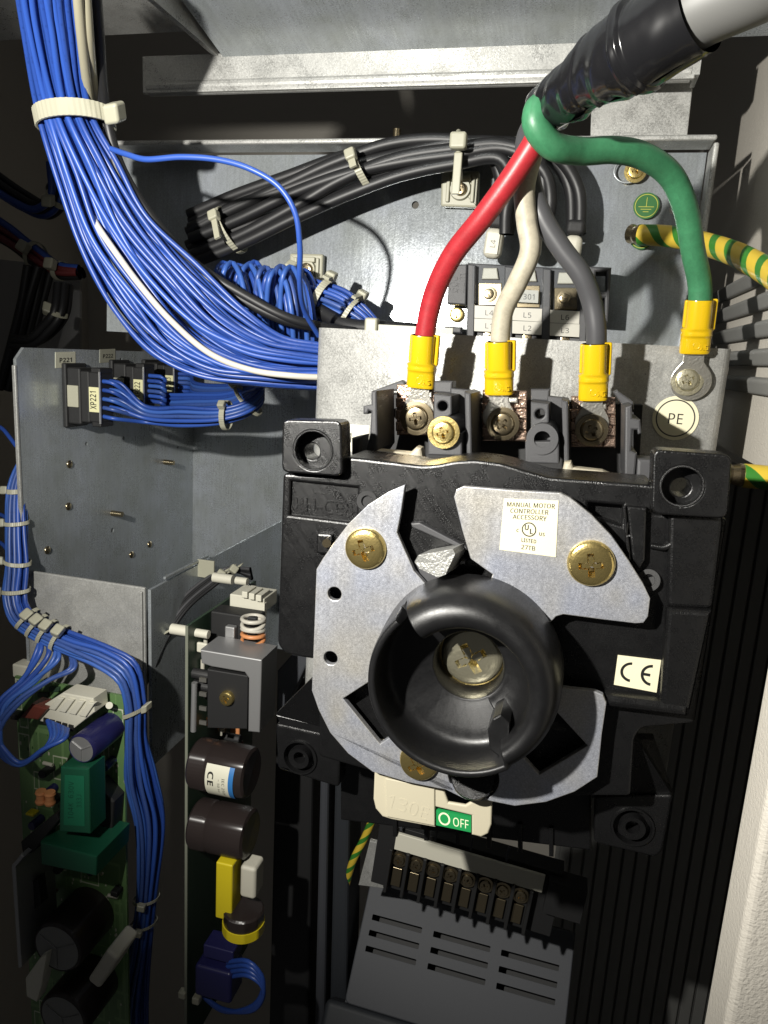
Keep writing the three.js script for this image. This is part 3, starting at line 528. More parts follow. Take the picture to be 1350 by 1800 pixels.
// ---------------------------------------------------------------- rotary disconnect mechanism in front
{
  const t = thing('disconnect_mechanism', 'black switch mechanism with steel front plate, central ring and four mounting ears', 'switch mechanism');
  const zh = -.006, ph = Z(zh), bk = mat.black;
  // main moulding
  const main = [[497, 832], [603, 838], [604, 803], [640, 806], [740, 818], [765, 817], [800, 810], [835, 808], [880, 814], [920, 826], [965, 839], [1050, 845], [1150, 853], [1147, 903], [1279, 911], [1222, 1272], [1128, 1280], [1116, 1298], [1110, 1400], [900, 1400], [700, 1370], [560, 1330], [560, 1160], [530, 1156], [500, 1149], [487, 1132]];
  const recess = [[511, 846], [628, 858], [625, 919], [509, 905]];
  const relief1 = [[1034, 884], [1094, 889], [1092, 924], [1034, 905]];
  obj('housing', plate(ph, main, .02, { bevel: .0009, seg: 3, round: .0015, holes: [recess, relief1, [826, 1166, 80]] }), bk, t);
  obj('housing_core', plate(Z(zh - .021), [[610, 830], [1140, 870], [1110, 1320], [590, 1290]], .03, { bevel: .001 }), mat.blackMatte, t);
  for (const g of [plate(Z(zh - .0014), [[505, 840], [634, 850], [630, 926], [503, 912]], .002), plate(Z(zh - .004), [[1028, 878], [1100, 884], [1098, 930], [1028, 915]], .002)]) obj('recess_floor', g, bk, t);
  { const c = P(568, 890, zh - .0014), ex = V(1, 0, 0).applyAxisAngle(V(0, 0, 1), 0), ey = V(0, 1, 0); obj('embossed_marking', [emboss('APH-CE8X', c, .0042, ex, ey, .0003), emboss('- -- - O', c.clone().add(V(.001, .0042, 0)), .0022, ex, ey, .0003)], bk, t); }
  for (const g of [lathe([[0, .0005], [.0016, .0005], [.0017, .0012], [.003, .0012], [.0032, 0]].reverse(), P(645, 881, zh), P(645, 881, zh + .01)), lathe([[0, .0002], [.0016, .0002], [.0017, .0012], [.003, .0012], [.0032, 0]].reverse(), P(1140, 1020, zh), P(1140, 1020, zh + .01))]) obj('boss', g, mat.blackMatte, t);
  // raised details at the right and left
  obj('rib', [plate(Z(zh + .0026), [[1102, 890], [1137, 893], [1134, 985], [1124, 1000], [1112, 985]], .003, { bevel: .0006, holes: [[[1106, 922], [1122, 920], [1116, 938], [1104, 940]]] }), plate(Z(zh + .002), [[1094, 889], [1101, 890], [1110, 985], [1103, 985]], .0022, { bevel: .0005 })], bk, t);
  obj('hook', tube([P(1144, 959, zh + .0005), P(1168, 962, zh + .0008), P(1181, 955, zh + .0008), P(1187, 940, zh + .0008), P(1186, 928, zh + .0004)], .0009, 30, 10), bk, t);
  obj('ledge', [plate(Z(zh + .0042), [[1172, 1070], [1252, 1075], [1214, 1250], [1160, 1246]], .005, { bevel: .0014, seg: 3 }), plate(Z(zh + .0046), [[1064, 1222], [1212, 1240], [1209, 1262], [1062, 1244]], .006, { bevel: .0016, seg: 3 })], bk, t);
  obj('side_rail', plate(Z(zh + .0018), [[1176, 900], [1274, 905], [1254, 1072], [1172, 1068]], .003, { bevel: .0012, seg: 3, round: .002 }), bk, t);
  obj('left_stop', [plate(Z(zh + .002), [[556, 938], [584, 940], [580, 975], [555, 973]], .004, { bevel: .0006, round: .001 })], bk, t);
  obj('stop_pin', rod(P(574, 955, zh + .001), P(574, 955, zh + .0045), .0013), mat.nickel, t);
  // upper mounting ears with counterbored holes
  const ear = (poly, hx, hy, R, r, z, label) => {
    obj('mounting_ear', [plate(Z(z), poly, .0055, { bevel: .0006, seg: 3, round: .0022, holes: [[hx, hy, R]] }), plate(Z(z - .0053), poly, .009, { bevel: .0004, round: .0022, holes: [[hx - R * .06, hy + R * .05, r]] })], bk, t, label);
    const c = P(hx, hy, z), q = size(hx, hy, R, z); obj('bore_rim', new THREE.TorusGeometry(q, .0004, 8, 40).translate(c.x, c.y, z - .0002), bk, t);
  };
  ear([[496, 738], [600, 740], [602, 838], [495, 830]], 550, 792, 33, 14, -.0015, 'upper left ear with a through hole');
  ear([[1148, 790], [1287, 800], [1279, 912], [1145, 904]], 1199, 855, 38, 18, -.0008, 'upper right ear with a through hole');
  // lower feet, set back, with sloping shoulders
  const foot = (poly, hx, hy, R, z, label) => {
    const c = P(hx, hy, z), q = size(hx, hy, R, z), pr = [[0, -.004], [q * .34, -.004], [q * .36, .0005], [q * .62, .0012], [q * .66, -.002], [q * .9, -.002], [q * .96, .0006], [q * 1.06, .0006], [q * 1.1, 0]];
    obj('mounting_foot', [plate(Z(z), poly, .008, { bevel: .0009, round: .0015, seg: 3, holes: [[hx, hy, R * .95]] })], bk, t, label);
    obj('bore', lathe(pr.reverse(), c, c.clone().add(V(0, 0, .01)), 40), bk, t);
  };
  foot([[484, 1272], [600, 1298], [596, 1385], [488, 1352]], 527, 1331, 28, -.018, 'lower left foot');
  foot([[1046, 1400], [1184, 1398], [1166, 1496], [1152, 1508], [1044, 1482]], 1112, 1453, 36, -.018, 'lower right foot');
  const wedge = (a, b, za, zb, label) => { // sloping side from the housing edge down to the foot
    const A = a.map((p) => P(...p, za)), B = b.map((p) => P(...p, zb)), pos = [], f = [A[0], A[1], B[1], B[0]];
    const pts = [...f, ...f.map((p) => p.clone().add(V(0, 0, -.004)))]; const g = new THREE.BufferGeometry();
    for (const p of pts) pos.push(p.x, p.y, p.z); g.setAttribute('position', new THREE.Float32BufferAttribute(pos, 3)); g.setIndex([0, 2, 1, 0, 3, 2, 4, 5, 6, 4, 6, 7, 0, 1, 5, 0, 5, 4, 1, 2, 6, 1, 6, 5, 2, 3, 7, 2, 7, 6, 3, 0, 4, 3, 4, 7]);
    obj('shoulder', uvBox(g), bk, t, label); };
  wedge([[1117, 1300], [1116, 1330]], [[1150, 1300], [1184, 1399]], -.012, -.03);
  wedge([[1040, 1290], [1117, 1296]], [[1040, 1402], [1183, 1400]], -.0085, -.0195);
  wedge([[545, 1195], [640, 1215]], [[484, 1256], [620, 1292]], -.0085, -.018);
  obj('foot_web', plate(Z(-.0185), [[484, 1256], [640, 1292], [640, 1330], [500, 1290]], .006, { bevel: .0006 }), bk, t);
  obj('lower_skirt', plate(Z(-.03), [[598, 1300], [1040, 1330], [1040, 1496], [598, 1442]], .02, { bevel: .0008 }), bk, t);
  for (let i = 0; i < 6; i++) obj('skirt_rib', plate(Z(-.029), [[690 + i * 55, 1420 + i * 7], [698 + i * 55, 1421 + i * 7], [698 + i * 55, 1472 + i * 7], [690 + i * 55, 1471 + i * 7]], .003, { bevel: .0004 }), bk, t);
  // ----- steel front plate
  const pb = Z(0), outline = [[712, 852], [705, 900], [698, 936], [712, 968], [728, 1004], [760, 1040], [850, 1050], [866, 1010], [827, 982], [812, 930], [798, 874], [802, 861], [815, 855], [900, 862], [986, 867], [1004, 876], [1040, 905], [1075, 942], [1105, 985], [1130, 1025], [1143, 1052], [1139, 1084], [1131, 1095], [1117, 1096], [1050, 1088], [990, 1080], [977, 1084], [966, 1096], [940, 1130], [950, 1190], [985, 1209], [1046, 1216], [1060, 1222], [1066, 1236], [1058, 1290], [1054, 1330], [1050, 1366], [1010, 1392], [960, 1410], [905, 1417], [860, 1408], [833, 1396], [770, 1386], [715, 1375], [655, 1357], [612, 1325], [580, 1288], [560, 1248], [548, 1214], [552, 1110], [556, 1001], [566, 984], [586, 955], [612, 921], [646, 888], [682, 865]];
  const sq1 = [[603, 1228], [668, 1186], [735, 1262], [668, 1308]], sq2 = [[960, 1232], [1033, 1311], [948, 1362], [890, 1300]];
  obj('front_plate', plate(pb, outline, .0022, { bevel: .00025, holes: [sq1, sq2, [588, 1044, 12], [581, 1157, 12], [832, 1366, 45], [826, 1166, 82]] }), mat.bracket, t, 'zinc plated steel plate with cut-outs');
  for (const [x, y] of [[642, 963], [1038, 988], [735, 1345], [985, 1260]]) obj('standoff', rod(P(x, y, -.0022), P(x, y, -.008), .004), mat.black, t);
  screw(t, 643, 964, .0002, 36, 'pan', mat.brass, .35); screw(t, 1039, 990, .0002, 43, 'pan', mat.brass, .15); screw(t, 737, 1338, .0002, 34, 'pan', mat.brass, .6);
  sticker(t, 'approval_label', [[886, 876], [982, 880], [977, 979], [878, 966]], pb, .0002, 384, 384, (g, w, h) => {
    fill(g, w, h, paper); for (const o of [0, 1.5]) { words(g, 'MANUAL MOTOR', 192 + o, 42, 45, { sx: .98, c: '#0c0c0b' }); words(g, 'CONTROLLER', 186 + o, 88, 45, { c: '#0c0c0b' }); words(g, 'ACCESSORY', 192 + o, 132, 45, { c: '#0c0c0b' }); words(g, '27TB', 196 + o, 344, 44, { c: '#0c0c0b' }); }
    g.strokeStyle = '#1c1c1a'; g.lineWidth = 8; g.beginPath(); g.arc(196, 218, 46, 0, 7); g.stroke(); words(g, 'U', 180, 206, 52, { b: 1 }); words(g, 'L', 212, 230, 52, { b: 1 }); words(g, 'C', 118, 232, 34, { b: 1 }); words(g, 'US', 284, 240, 34, { b: 1 });
    words(g, 'LISTED', 198, 296, 38, { b: 1, sx: .85 }); }, 'cream sticker printed MANUAL MOTOR CONTROLLER ACCESSORY, LISTED 27TB');
  sticker(t, 'conformity_label', [[1086, 1151], [1162, 1160], [1154, 1217], [1079, 1203]], Z(zh + .0003), .0002, 256, 200, (g, w, h) => {
    fill(g, w, h, paper); g.strokeStyle = '#1a1a18'; g.lineWidth = 17; g.beginPath(); g.arc(92, 102, 56, Math.PI * .5, Math.PI * 1.5); g.stroke(); g.beginPath(); g.arc(214, 102, 56, Math.PI * .5, Math.PI * 1.5); g.stroke(); g.beginPath(); g.moveTo(160, 102); g.lineTo(206, 102); g.stroke(); }, 'cream sticker with the CE mark');
  // ----- notch behind: drum, blade and cast pointer
  { const c = P(770, 1000, -.014); obj('drum', rod(V(c.x, c.y, -.02), V(c.x, c.y, -.0065), .019, .019, 48), mat.ring, t); obj('drum_boss', rod(V(c.x - .001, c.y + .002, -.0065), V(c.x - .001, c.y + .002, -.003), .0052, .005, 32), mat.grey, t); }
  obj('blade', plate(Z(-.002), [[722, 920], [738, 919], [820, 962], [822, 968], [812, 966], [724, 927]], .003, { bevel: .0004 }), mat.breaker, t);
  { const f = (x, y, z) => P(x, y, z), A = [f(729, 988, .006), f(735, 976, .0066), f(796, 965, .0076), f(800, 974, .0074), f(783, 1010, .0076), f(770, 1015, .0074), f(738, 1000, .0064)], B = A.map((p) => p.clone().add(V(.0015, -.001, -.012))), pos = [], idx = [], k = A.length, c = f(766, 990, .0072);
    const tri = (a, b, d) => { for (const p of [a, b, d]) pos.push(p.x, p.y, p.z); };
    for (let i = 0; i < k; i++) { const j = (i + 1) % k; tri(c, A[j], A[i]); tri(A[i], A[j], B[i]); tri(A[j], B[j], B[i]); }
    const g = new THREE.BufferGeometry(); g.setAttribute('position', new THREE.Float32BufferAttribute(pos, 3)); obj('pointer', uvBox(g), mat.castZinc, t, 'pale cast metal pointer'); }
  obj('stop_block', [plate(Z(-.001), [[806, 984], [822, 982], [820, 994], [806, 996]], .004, { bevel: .0006 })], mat.black, t);
  // ----- coupling ring, a spiral dog: low domed half, tall thin half
  {
    const c0 = P(825, 1165, 0), R0 = P(986, 1150, 0).distanceTo(P(667, 1172, 0)) / 2 * 1000;
    const k = R0 / 24.6, prA = [[24.6, 0], [24.4, 5], [23.9, 11], [23.3, 17.2], [22.8, 18], [21.8, 18], [21.3, 17.2], [21, 8], [19.8, 6], [17, 5], [13.5, 3.6], [10.2, 2.2], [9.4, 1.8], [9.2, -8]];
    const prB = [[24.6, 0], [24.5, 6], [24.2, 11], [23.2, 14.8], [21.2, 17.3], [18.9, 18.2], [16.9, 17.7], [15.7, 16.2], [15.2, 13.6], [15.1, 9], [13.5, 4.6], [11, 2.5], [9.4, 1.8], [9.2, -8]];
    const th1 = 2.32, th2 = -.93, N = 520, pos = [], idx = [], uv = [], n = 52;
    const fine = (pr) => { const c = new THREE.CatmullRomCurve3(pr.map(([r, z]) => V(r, z, 0)), false, 'centripetal'); return Array.from({ length: n }, (_, i) => { const q = c.getPoint(i / (n - 1)); return [q.x, q.y]; }); };
    const fA = fine(prA), fB = fine(prB);
    const mixAt = (a) => { const d = (x) => Math.atan2(Math.sin(x), Math.cos(x)); const e1 = d(a - th1), e2 = d(a - th2); const s = (x) => Math.max(0, Math.min(1, x)); // 1 in the domed half (th2..th1)
      if (Math.abs(e1) < .5) return s(.5 - e1 / .03); if (Math.abs(e2) < .5) return s(.5 + e2 / .03); return e2 > 0 && a > th2 && a < th1 ? 1 : 0; };
    const gapAt = (a) => { const d = Math.atan2(Math.sin(a - th1 - .06), Math.cos(a - th1 - .06)); return 0; };
    for (let i = 0; i <= N; i++) {
      const a = -Math.PI + i / N * 2 * Math.PI, m = mixAt(a);
      for (let j = 0; j < n; j++) { const sp = Math.max(0, Math.min(1, (th1 - a) / (th1 - th2))), lip = 14.4 + 3.2 * sp ** 1.3, rb = fB[j][0] > 15.1 ? lip + (fB[j][0] - 15.1) * (24.6 - lip) / 9.5 : fB[j][0] < 9.5 ? fB[j][0] : 9.5 + (fB[j][0] - 9.5) * (lip - 9.5) / 5.6; const r = (fA[j][0] * (1 - m) + rb * m) * k / 1000, z = (fA[j][1] * (1 - m) + fB[j][1] * m) * k / 1000, dn = Math.atan2(Math.sin(a - th1 - .02), Math.cos(a - th1 - .02)), zn = Math.abs(dn) < .05 ? Math.min(z, .0105) : z; pos.push(c0.x + r * Math.cos(a), c0.y + r * Math.sin(a), zn); uv.push(a * .024, j * .0008); }
    }
    for (let i = 0; i < N; i++) for (let j = 0; j + 1 < n; j++) { const a = i * n + j, b = a + n; idx.push(a, b, a + 1, b, b + 1, a + 1); }
    const g = new THREE.BufferGeometry(); g.setAttribute('position', new THREE.Float32BufferAttribute(pos, 3)); g.setAttribute('uv', new THREE.Float32BufferAttribute(uv, 2)); g.setIndex(idx); g.computeVertexNormals();
    const ring = obj('coupling_ring', g, mat.ring, t, 'black moulded ring with a spiral rim');
    // tooth inside the rim at the lower right
    const tooth = (pts, z0, z1) => { const s = path(pts.map(([a, r]) => new THREE.Vector2(c0.x + r * k / 1000 * Math.cos(a), c0.y + r * k / 1000 * Math.sin(a)))); const q = new THREE.ExtrudeGeometry(s, { depth: (z1 - z0) * k / 1000 - .0012, bevelEnabled: true, bevelSize: .0005, bevelThickness: .0006, bevelOffset: -.0005, bevelSegments: 2 }); q.translate(0, 0, z0 * k / 1000 + .0006); return q; };
    obj('tooth', tooth([[-1.02, 22.6], [-1.12, 19], [-1.02, 14], [-.8, 12], [-.6, 12.4], [-.62, 15.5], [-.82, 19], [-.84, 22.8]], 1, 12.5), mat.ring, ring);
    const c1 = c0.clone().setZ(.0005); obj('hub_washer', rod(c0.clone().setZ(-.012), c0.clone().setZ(-.0068), .0097 * k, .0097 * k, 40), mat.brass, t);
    const sg = panHead.clone(), sc = .0086 * k / .005; sg.rotateZ(.55).scale(sc, sc, sc * .9).translate(c0.x, c0.y, -.0066); obj('screw', sg, mat.paleBrass, t, 'central screw inside the ring');
  }
  obj('drive_spigot', lathe([[0, .0002], [.0062, .0002], [.0066, -.0006], [.0066, -.006]].reverse(), P(832, 1366, -.0005), P(832, 1366, .01), 36), mat.black, t);
  // ----- cream position slider below
  {
    const zs = -.0035, s1 = [[660, 1300], [656, 1405], [660, 1422], [672, 1436], [688, 1441], [765, 1455], [766, 1419], [829, 1434], [829, 1468], [846, 1472], [858, 1466], [864, 1450], [868, 1330]];
    obj('slider', plate(Z(zs), s1, .0014, { bevel: .0006, seg: 3, holes: [[[779, 1386], [829, 1395], [828, 1410], [818, 1416], [788, 1411]]] }), mat.creamPlastic, t, 'cream sliding position plate');
    obj('slider_step', [plate(Z(zs + .0006), [[677, 1368], [764, 1385], [764, 1452], [680, 1436]], .001, { bevel: .0003 }), emboss('130E', P(716, 1418, zs + .0005), .0046, V(.985, -.17, 0).normalize(), V(.17, .985, 0).normalize(), .00017)], mat.creamPlastic, t);
    sticker(t, 'position_flag', [[767, 1420], [829, 1433], [829, 1460], [767, 1447]], Z(zs - .0014), .001, 320, 140, (g, w, h) => { fill(g, w, h, '#1f8a4a'); g.strokeStyle = '#e4e6c4'; g.lineWidth = 15; g.beginPath(); g.ellipse(78, 68, 46, 50, 0, 0, 7); g.stroke(); words(g, 'OFF', 226, 76, 108, { c: '#e4e6c4', sx: .78 }); }, 'green flag reading O OFF');
  }
  settle(t);
}
// ---------------------------------------------------------------- circuit breaker whose line terminals show above the mechanism
{
  const t = thing('circuit_breaker', 'dark moulded breaker with three copper line terminals behind the black mechanism', 'circuit breaker');
  const bk = mat.breaker, zf = -.031, zb = -.063;
  // front body below the terminals, hidden by the mechanism
  obj('body', uvBox(box(V(P(880, 840, -.045).x, (P(880, 884, -.045).y + P(880, 1350, -.037).y) / 2, -.05), P(1120, 840, -.045).x - P(650, 840, -.045).x, P(880, 884, -.045).y - P(880, 1350, -.037).y, .026, .001)), bk, t);
  // terminal floor and back of the recesses
  obj('terminal_deck', plate(Z(zb), [[660, 690], [1130, 712], [1122, 840], [650, 815]], .008), mat.blackMatte, t);
  const wallAt = (poly, d, z = zf, holes = []) => plate(Z(z), poly, d, { bevel: .0006, holes });
  obj('end_wall', [wallAt([[652, 688], [662, 687], [664, 790], [652, 808], [640, 806], [650, 762], [652, 724], [648, 722], [646, 728], [638, 728], [638, 714], [652, 711]], .024), wallAt([[652, 688], [706, 668], [712, 672], [712, 686], [662, 690]], .004, -.058)], bk, t);
  obj('end_wall', [wallAt([[1099, 715], [1111, 712], [1112, 735], [1126, 738], [1128, 762], [1122, 764], [1120, 756], [1112, 756], [1110, 792], [1120, 797], [1116, 842], [1098, 842]], .024), wallAt([[1078, 690], [1086, 686], [1114, 706], [1114, 720], [1098, 718]], .01, -.05)], bk, t);
  for (const g of [plate(Z(-.03), [[617, 770], [636, 766], [634, 800], [617, 800]], .01, { bevel: .0012, seg: 3 }), plate(Z(-.031), [[1120, 806], [1150, 808], [1146, 846], [1118, 844]], .01, { bevel: .001 })]) obj('clip', g, mat.breaker, t);
  // phase barriers: two posts, the left with a brass screw
  const post = (x, y, right, open) => {
    obj('barrier', [
      plate(Z(zf - .003), [[x - 20, y - 66], [x + 12, y - 62], [x + 12, y - 30], [x - 20, y - 2]], .02, { bevel: .0005, holes: [[x - 4, y - 44, 8.5]] }),
      plate(Z(zf - .001), [[x + 34, y - 70], [x + 46, y - 66], [x + 48, y + 58], [x + 38, y + 60]], .024, { bevel: .0006 }),
      plate(Z(zf - .02), [[x + 10, y - 76], [x + 46, y - 72], [x + 44, y - 10], [x + 10, y - 14]], .006, { bevel: .0004 }),
      plate(Z(zb + .012), [[x - 20, y - 88], [x + 14, y - 88], [x + 12, y - 66], [x - 20, y - 68]], .008, { bevel: .0006 }),
    ], bk, t);
    const b = P(x, y, -.0285), a = b.clone().setZ(zf - .02), r = size(x, y, open ? 28 : 25, -.03);
    obj('post', [lathe([[r, 0], [r, a.distanceTo(b)], [r * .52, a.distanceTo(b)], [r * .5, a.distanceTo(b) - .006], [0, a.distanceTo(b) - .0062]], a, a.clone().setZ(b.z)), plate(Z(-.029), [[x - 30, y + 4], [x + 30, y + 4], [x + 30, y + 44], [x - 30, y + 42]], .012, { bevel: .0005, holes: [[[x - 24, y - 0 + 5], [x + 24, y + 5], [x + 16, y + 20], [x, y + 26], [x - 16, y + 20]]] })], bk, t);
  };
  post(782, 758); post(953, 772, 0, true);
  screw(t, 780, 760, -.0275, 28, 'flange', mat.brass, .35, 'post_screw');
  // copper terminals, screws
  [[733, 735, .2], [884, 745, .9], [1040, 756, .5]].forEach(([x, y, r], i) => {
    obj('terminal', [plate(Z(-.055), [[x - 36, y - 60], [x + 42, y - 58], [x + 42, y + 32], [x - 36, y + 30]], .003, { bevel: .0004 }), ...[0, 1, 2, 3].map((k) => plate(Z(-.0535), [[x + 20, y - 42 + k * 19], [x + 42, y - 42 + k * 19], [x + 42, y - 27 + k * 19], [x + 20, y - 27 + k * 19]], .002, { bevel: .0005 })), ...[0, 1, 2].map((k) => plate(Z(-.0535), [[x - 38, y - 36 + k * 21], [x - 22, y - 36 + k * 21], [x - 22, y - 19 + k * 21], [x - 38, y - 19 + k * 21]], .002, { bevel: .0005 }))], mat.copper, t);
    screw(t, x, y, -.0515, 29, 'flange', mat.nickel, r, 'terminal_screw');
    obj('clamp', plate(Z(-.052), [[x - 20, y - 48], [x + 26, y - 46], [x + 26, y - 36], [x - 20, y - 38]], .0016, { bevel: .0004 }), mat.tin, t);
  });
  // cream toggles peeping over the mechanism
  obj('cream_slide', [plate(Z(-.0285), [[650, 800], [664, 791], [720, 796], [732, 785], [740, 788], [744, 812], [700, 830], [650, 820]], .006, { bevel: .0012, seg: 3 })], mat.cream, t);
  obj('cream_slide', [plate(Z(-.0285), [[944, 828], [988, 830], [992, 812], [1004, 812], [1008, 822], [1060, 828], [1078, 836], [1086, 848], [1060, 870], [950, 850]], .006, { bevel: .0012, seg: 3 })], mat.cream, t);
  settle(t);
}
// ---------------------------------------------------------------- the great blue harness
{
  const t = thing('wire_harness', 'thick harness of many blue wires sweeping from the top left to behind the tray', 'wire harness');
  const st = [
    { a: [28, -70], b: [128, -80], z: -.022, d: .0085 },
    { a: [48, 70], b: [142, 60], z: -.042, d: .0085 },
    { a: [76, 212], b: [162, 200], z: -.06, d: .008 },
    { a: [108, 330], b: [208, 285], z: -.068, d: .0085 },
    { a: [148, 450], b: [262, 375], z: -.073, d: .0085 },
    { a: [200, 552], b: [345, 462], z: -.077, d: .0085 },
    { a: [268, 625], b: [430, 545], z: -.082, d: .009 },
    { a: [352, 664], b: [500, 590], z: -.087, d: .0095 },
    { a: [450, 678], b: [560, 605], z: -.092, d: .0095 },
    { a: [560, 684], b: [620, 612], z: -.1, d: .0095 },
    { a: [660, 688], b: [690, 620], z: -.112, d: .0095 },
  ];
  const ws = wires(st, 62, .0011, { jit: .085, twist: .3, fill: 1 });
  ws.forEach((w, i) => obj('wire', tube(w, .00108, 84, 8), mat.blue[i % 4 === 3 ? (i * 7) % 4 : (i >> 2) % 2 ? 0 : 1], t));
  // one white wire on the face, ivory pair and a black sleeve on the right flank
  const onFace = (l, r, m, name, label) => obj(name, tube(l.map(([x, y, z]) => P(x, y, z)), r, 90, 10), m, t, label);
  onFace([[118, 300, -.078], [146, 350, -.072], [172, 398, -.0655], [202, 442, -.0638], [245, 500, -.067], [300, 563, -.071], [370, 622, -.076], [440, 650, -.081], [520, 661, -.083], [590, 664, -.092]], .00125, mat.whiteWire, 'white_wire', 'single white wire');
  onFace([[132, -70, -.02], [143, 60, -.038], [158, 180, -.06], [166, 215, -.066], [182, 262, -.074]], .0017, mat.ivoryWire, 'ivory_wire');
  onFace([[146, -80, -.022], [156, 60, -.04], [164, 150, -.058], [170, 215, -.068], [188, 268, -.076]], .0017, mat.ivoryWire, 'ivory_wire');
  for (const [k, o] of [[0, -6], [1, 3]]) onFace([[160 + k * 3, -80, -.03], [170 + k * 3, 60, -.048], [182 + k * 4, 200, -.066], [208 + o * .8, 290, -.07], [256 + o, 372, -.076], [328 + o, 456 - o * .4, -.083], [430 + o, 523 - o * .5, -.09], [510 + o, 562 - o * .3, -.096], [600, 580, -.108], [680, 590, -.12]], .0021, mat.cable, 'black_wire');
  const tp = (o) => { const A = P(72, 216, -.06), B = P(192, 203, -.062), U = B.clone().sub(A).multiplyScalar(.5); tie(t, A.clone().add(B).multiplyScalar(.5), P(150, 300, -.0655).sub(P(118, 120, -.051)), U, V(0, .0008, .0105), o, mat.nylon); };
  tp({ w: .0056, head: .12, hs: 1.5, th: .0009, label: 'broad ribbed tie' });
  settle(t);
}
{ const m = obj('loose_blue_wire', tube([[196, 262, -.062], [225, 272, -.058], [255, 280, -.056], [320, 276, -.056], [385, 281, -.057], [440, 297, -.058], [490, 328, -.06], [518, 372, -.062], [527, 430, -.066], [527, 500, -.075], [536, 548, -.088], [560, 590, -.1]].map((p) => P(...p)), .00105, 120, 10), mat.blue[0]); m.userData = { label: 'single thin blue wire arching in front of the rear plate', category: 'wire' }; }
// coil of blue wire ends and the wrapped bundle behind the tray
{
  const t = thing('blue_wire_coil', 'looped blue wires and wrapped blue bundle between the rear plate and the tray', 'wire bundle');
  for (let i = 0; i < 22; i++) {
    const x = 385 + i * 6.6 + rr(-4, 4), z = -.118 + rr(-.012, .008), top = 452 + rr(0, 16) + i * .9;
    obj('wire', tube([P(x - 6, 590, z), P(x - 9, top + 60, z + .004), P(x - 3, top + 12, z + .007), P(x + 10, top, z + .001), P(x + 24, top + 22, z + .006), P(x + 34, top + 70, z + .008), P(x + 38, 600, z + .003)], .0012, 30, 7), mat.blue[i % 4], t);
  }
  const st = [{ a: [480, 520], b: [500, 470], z: -.128, d: .007 }, { a: [540, 545], b: [560, 490], z: -.126, d: .0085 }, { a: [590, 565], b: [612, 508], z: -.124, d: .0085 }, { a: [630, 582], b: [648, 540], z: -.123, d: .007 }, { a: [660, 600], b: [676, 575], z: -.124, d: .006 }];
  wires(st, 26, .0012, { jit: .06, twist: .2 }).forEach((w, i) => obj('wire', tube(w, .0011, 30, 7), mat.blue[i % 4], t));
  obj('black_sleeve', tube([P(500, 500, -.125), P(560, 545, -.12), P(610, 572, -.115), P(680, 578, -.113), P(730, 582, -.113)], .0034, 24, 12), mat.cable, t);
  const tb = (x, y, dx, dy, r, z, o) => { const C = P(x, y, z), L = Math.hypot(dx, dy); tie(t, C, P(x + dx, y + dy, z).sub(C), P(x - dy / L * r, y + dx / L * r, z).sub(C), V(0, 0, .0095), o, mat.nylon); };
  tb(566, 528, 50, 24, -38, -.1245, { head: .25, tail: .006, w: .0032 }); tb(618, 556, 44, 26, -34, -.1235, { head: .2, tail: .01, w: .002 }); tb(508, 505, 50, 20, -34, -.126, { head: .6, w: .003 });
  const nub = P(654, 572, -.105); obj('tie_head', [box(nub, .0055, .006, .005, .001), box(nub.clone().add(V(.018, -.001, 0)), .032, .003, .0012)], mat.nylon, t);
  settle(t);
}
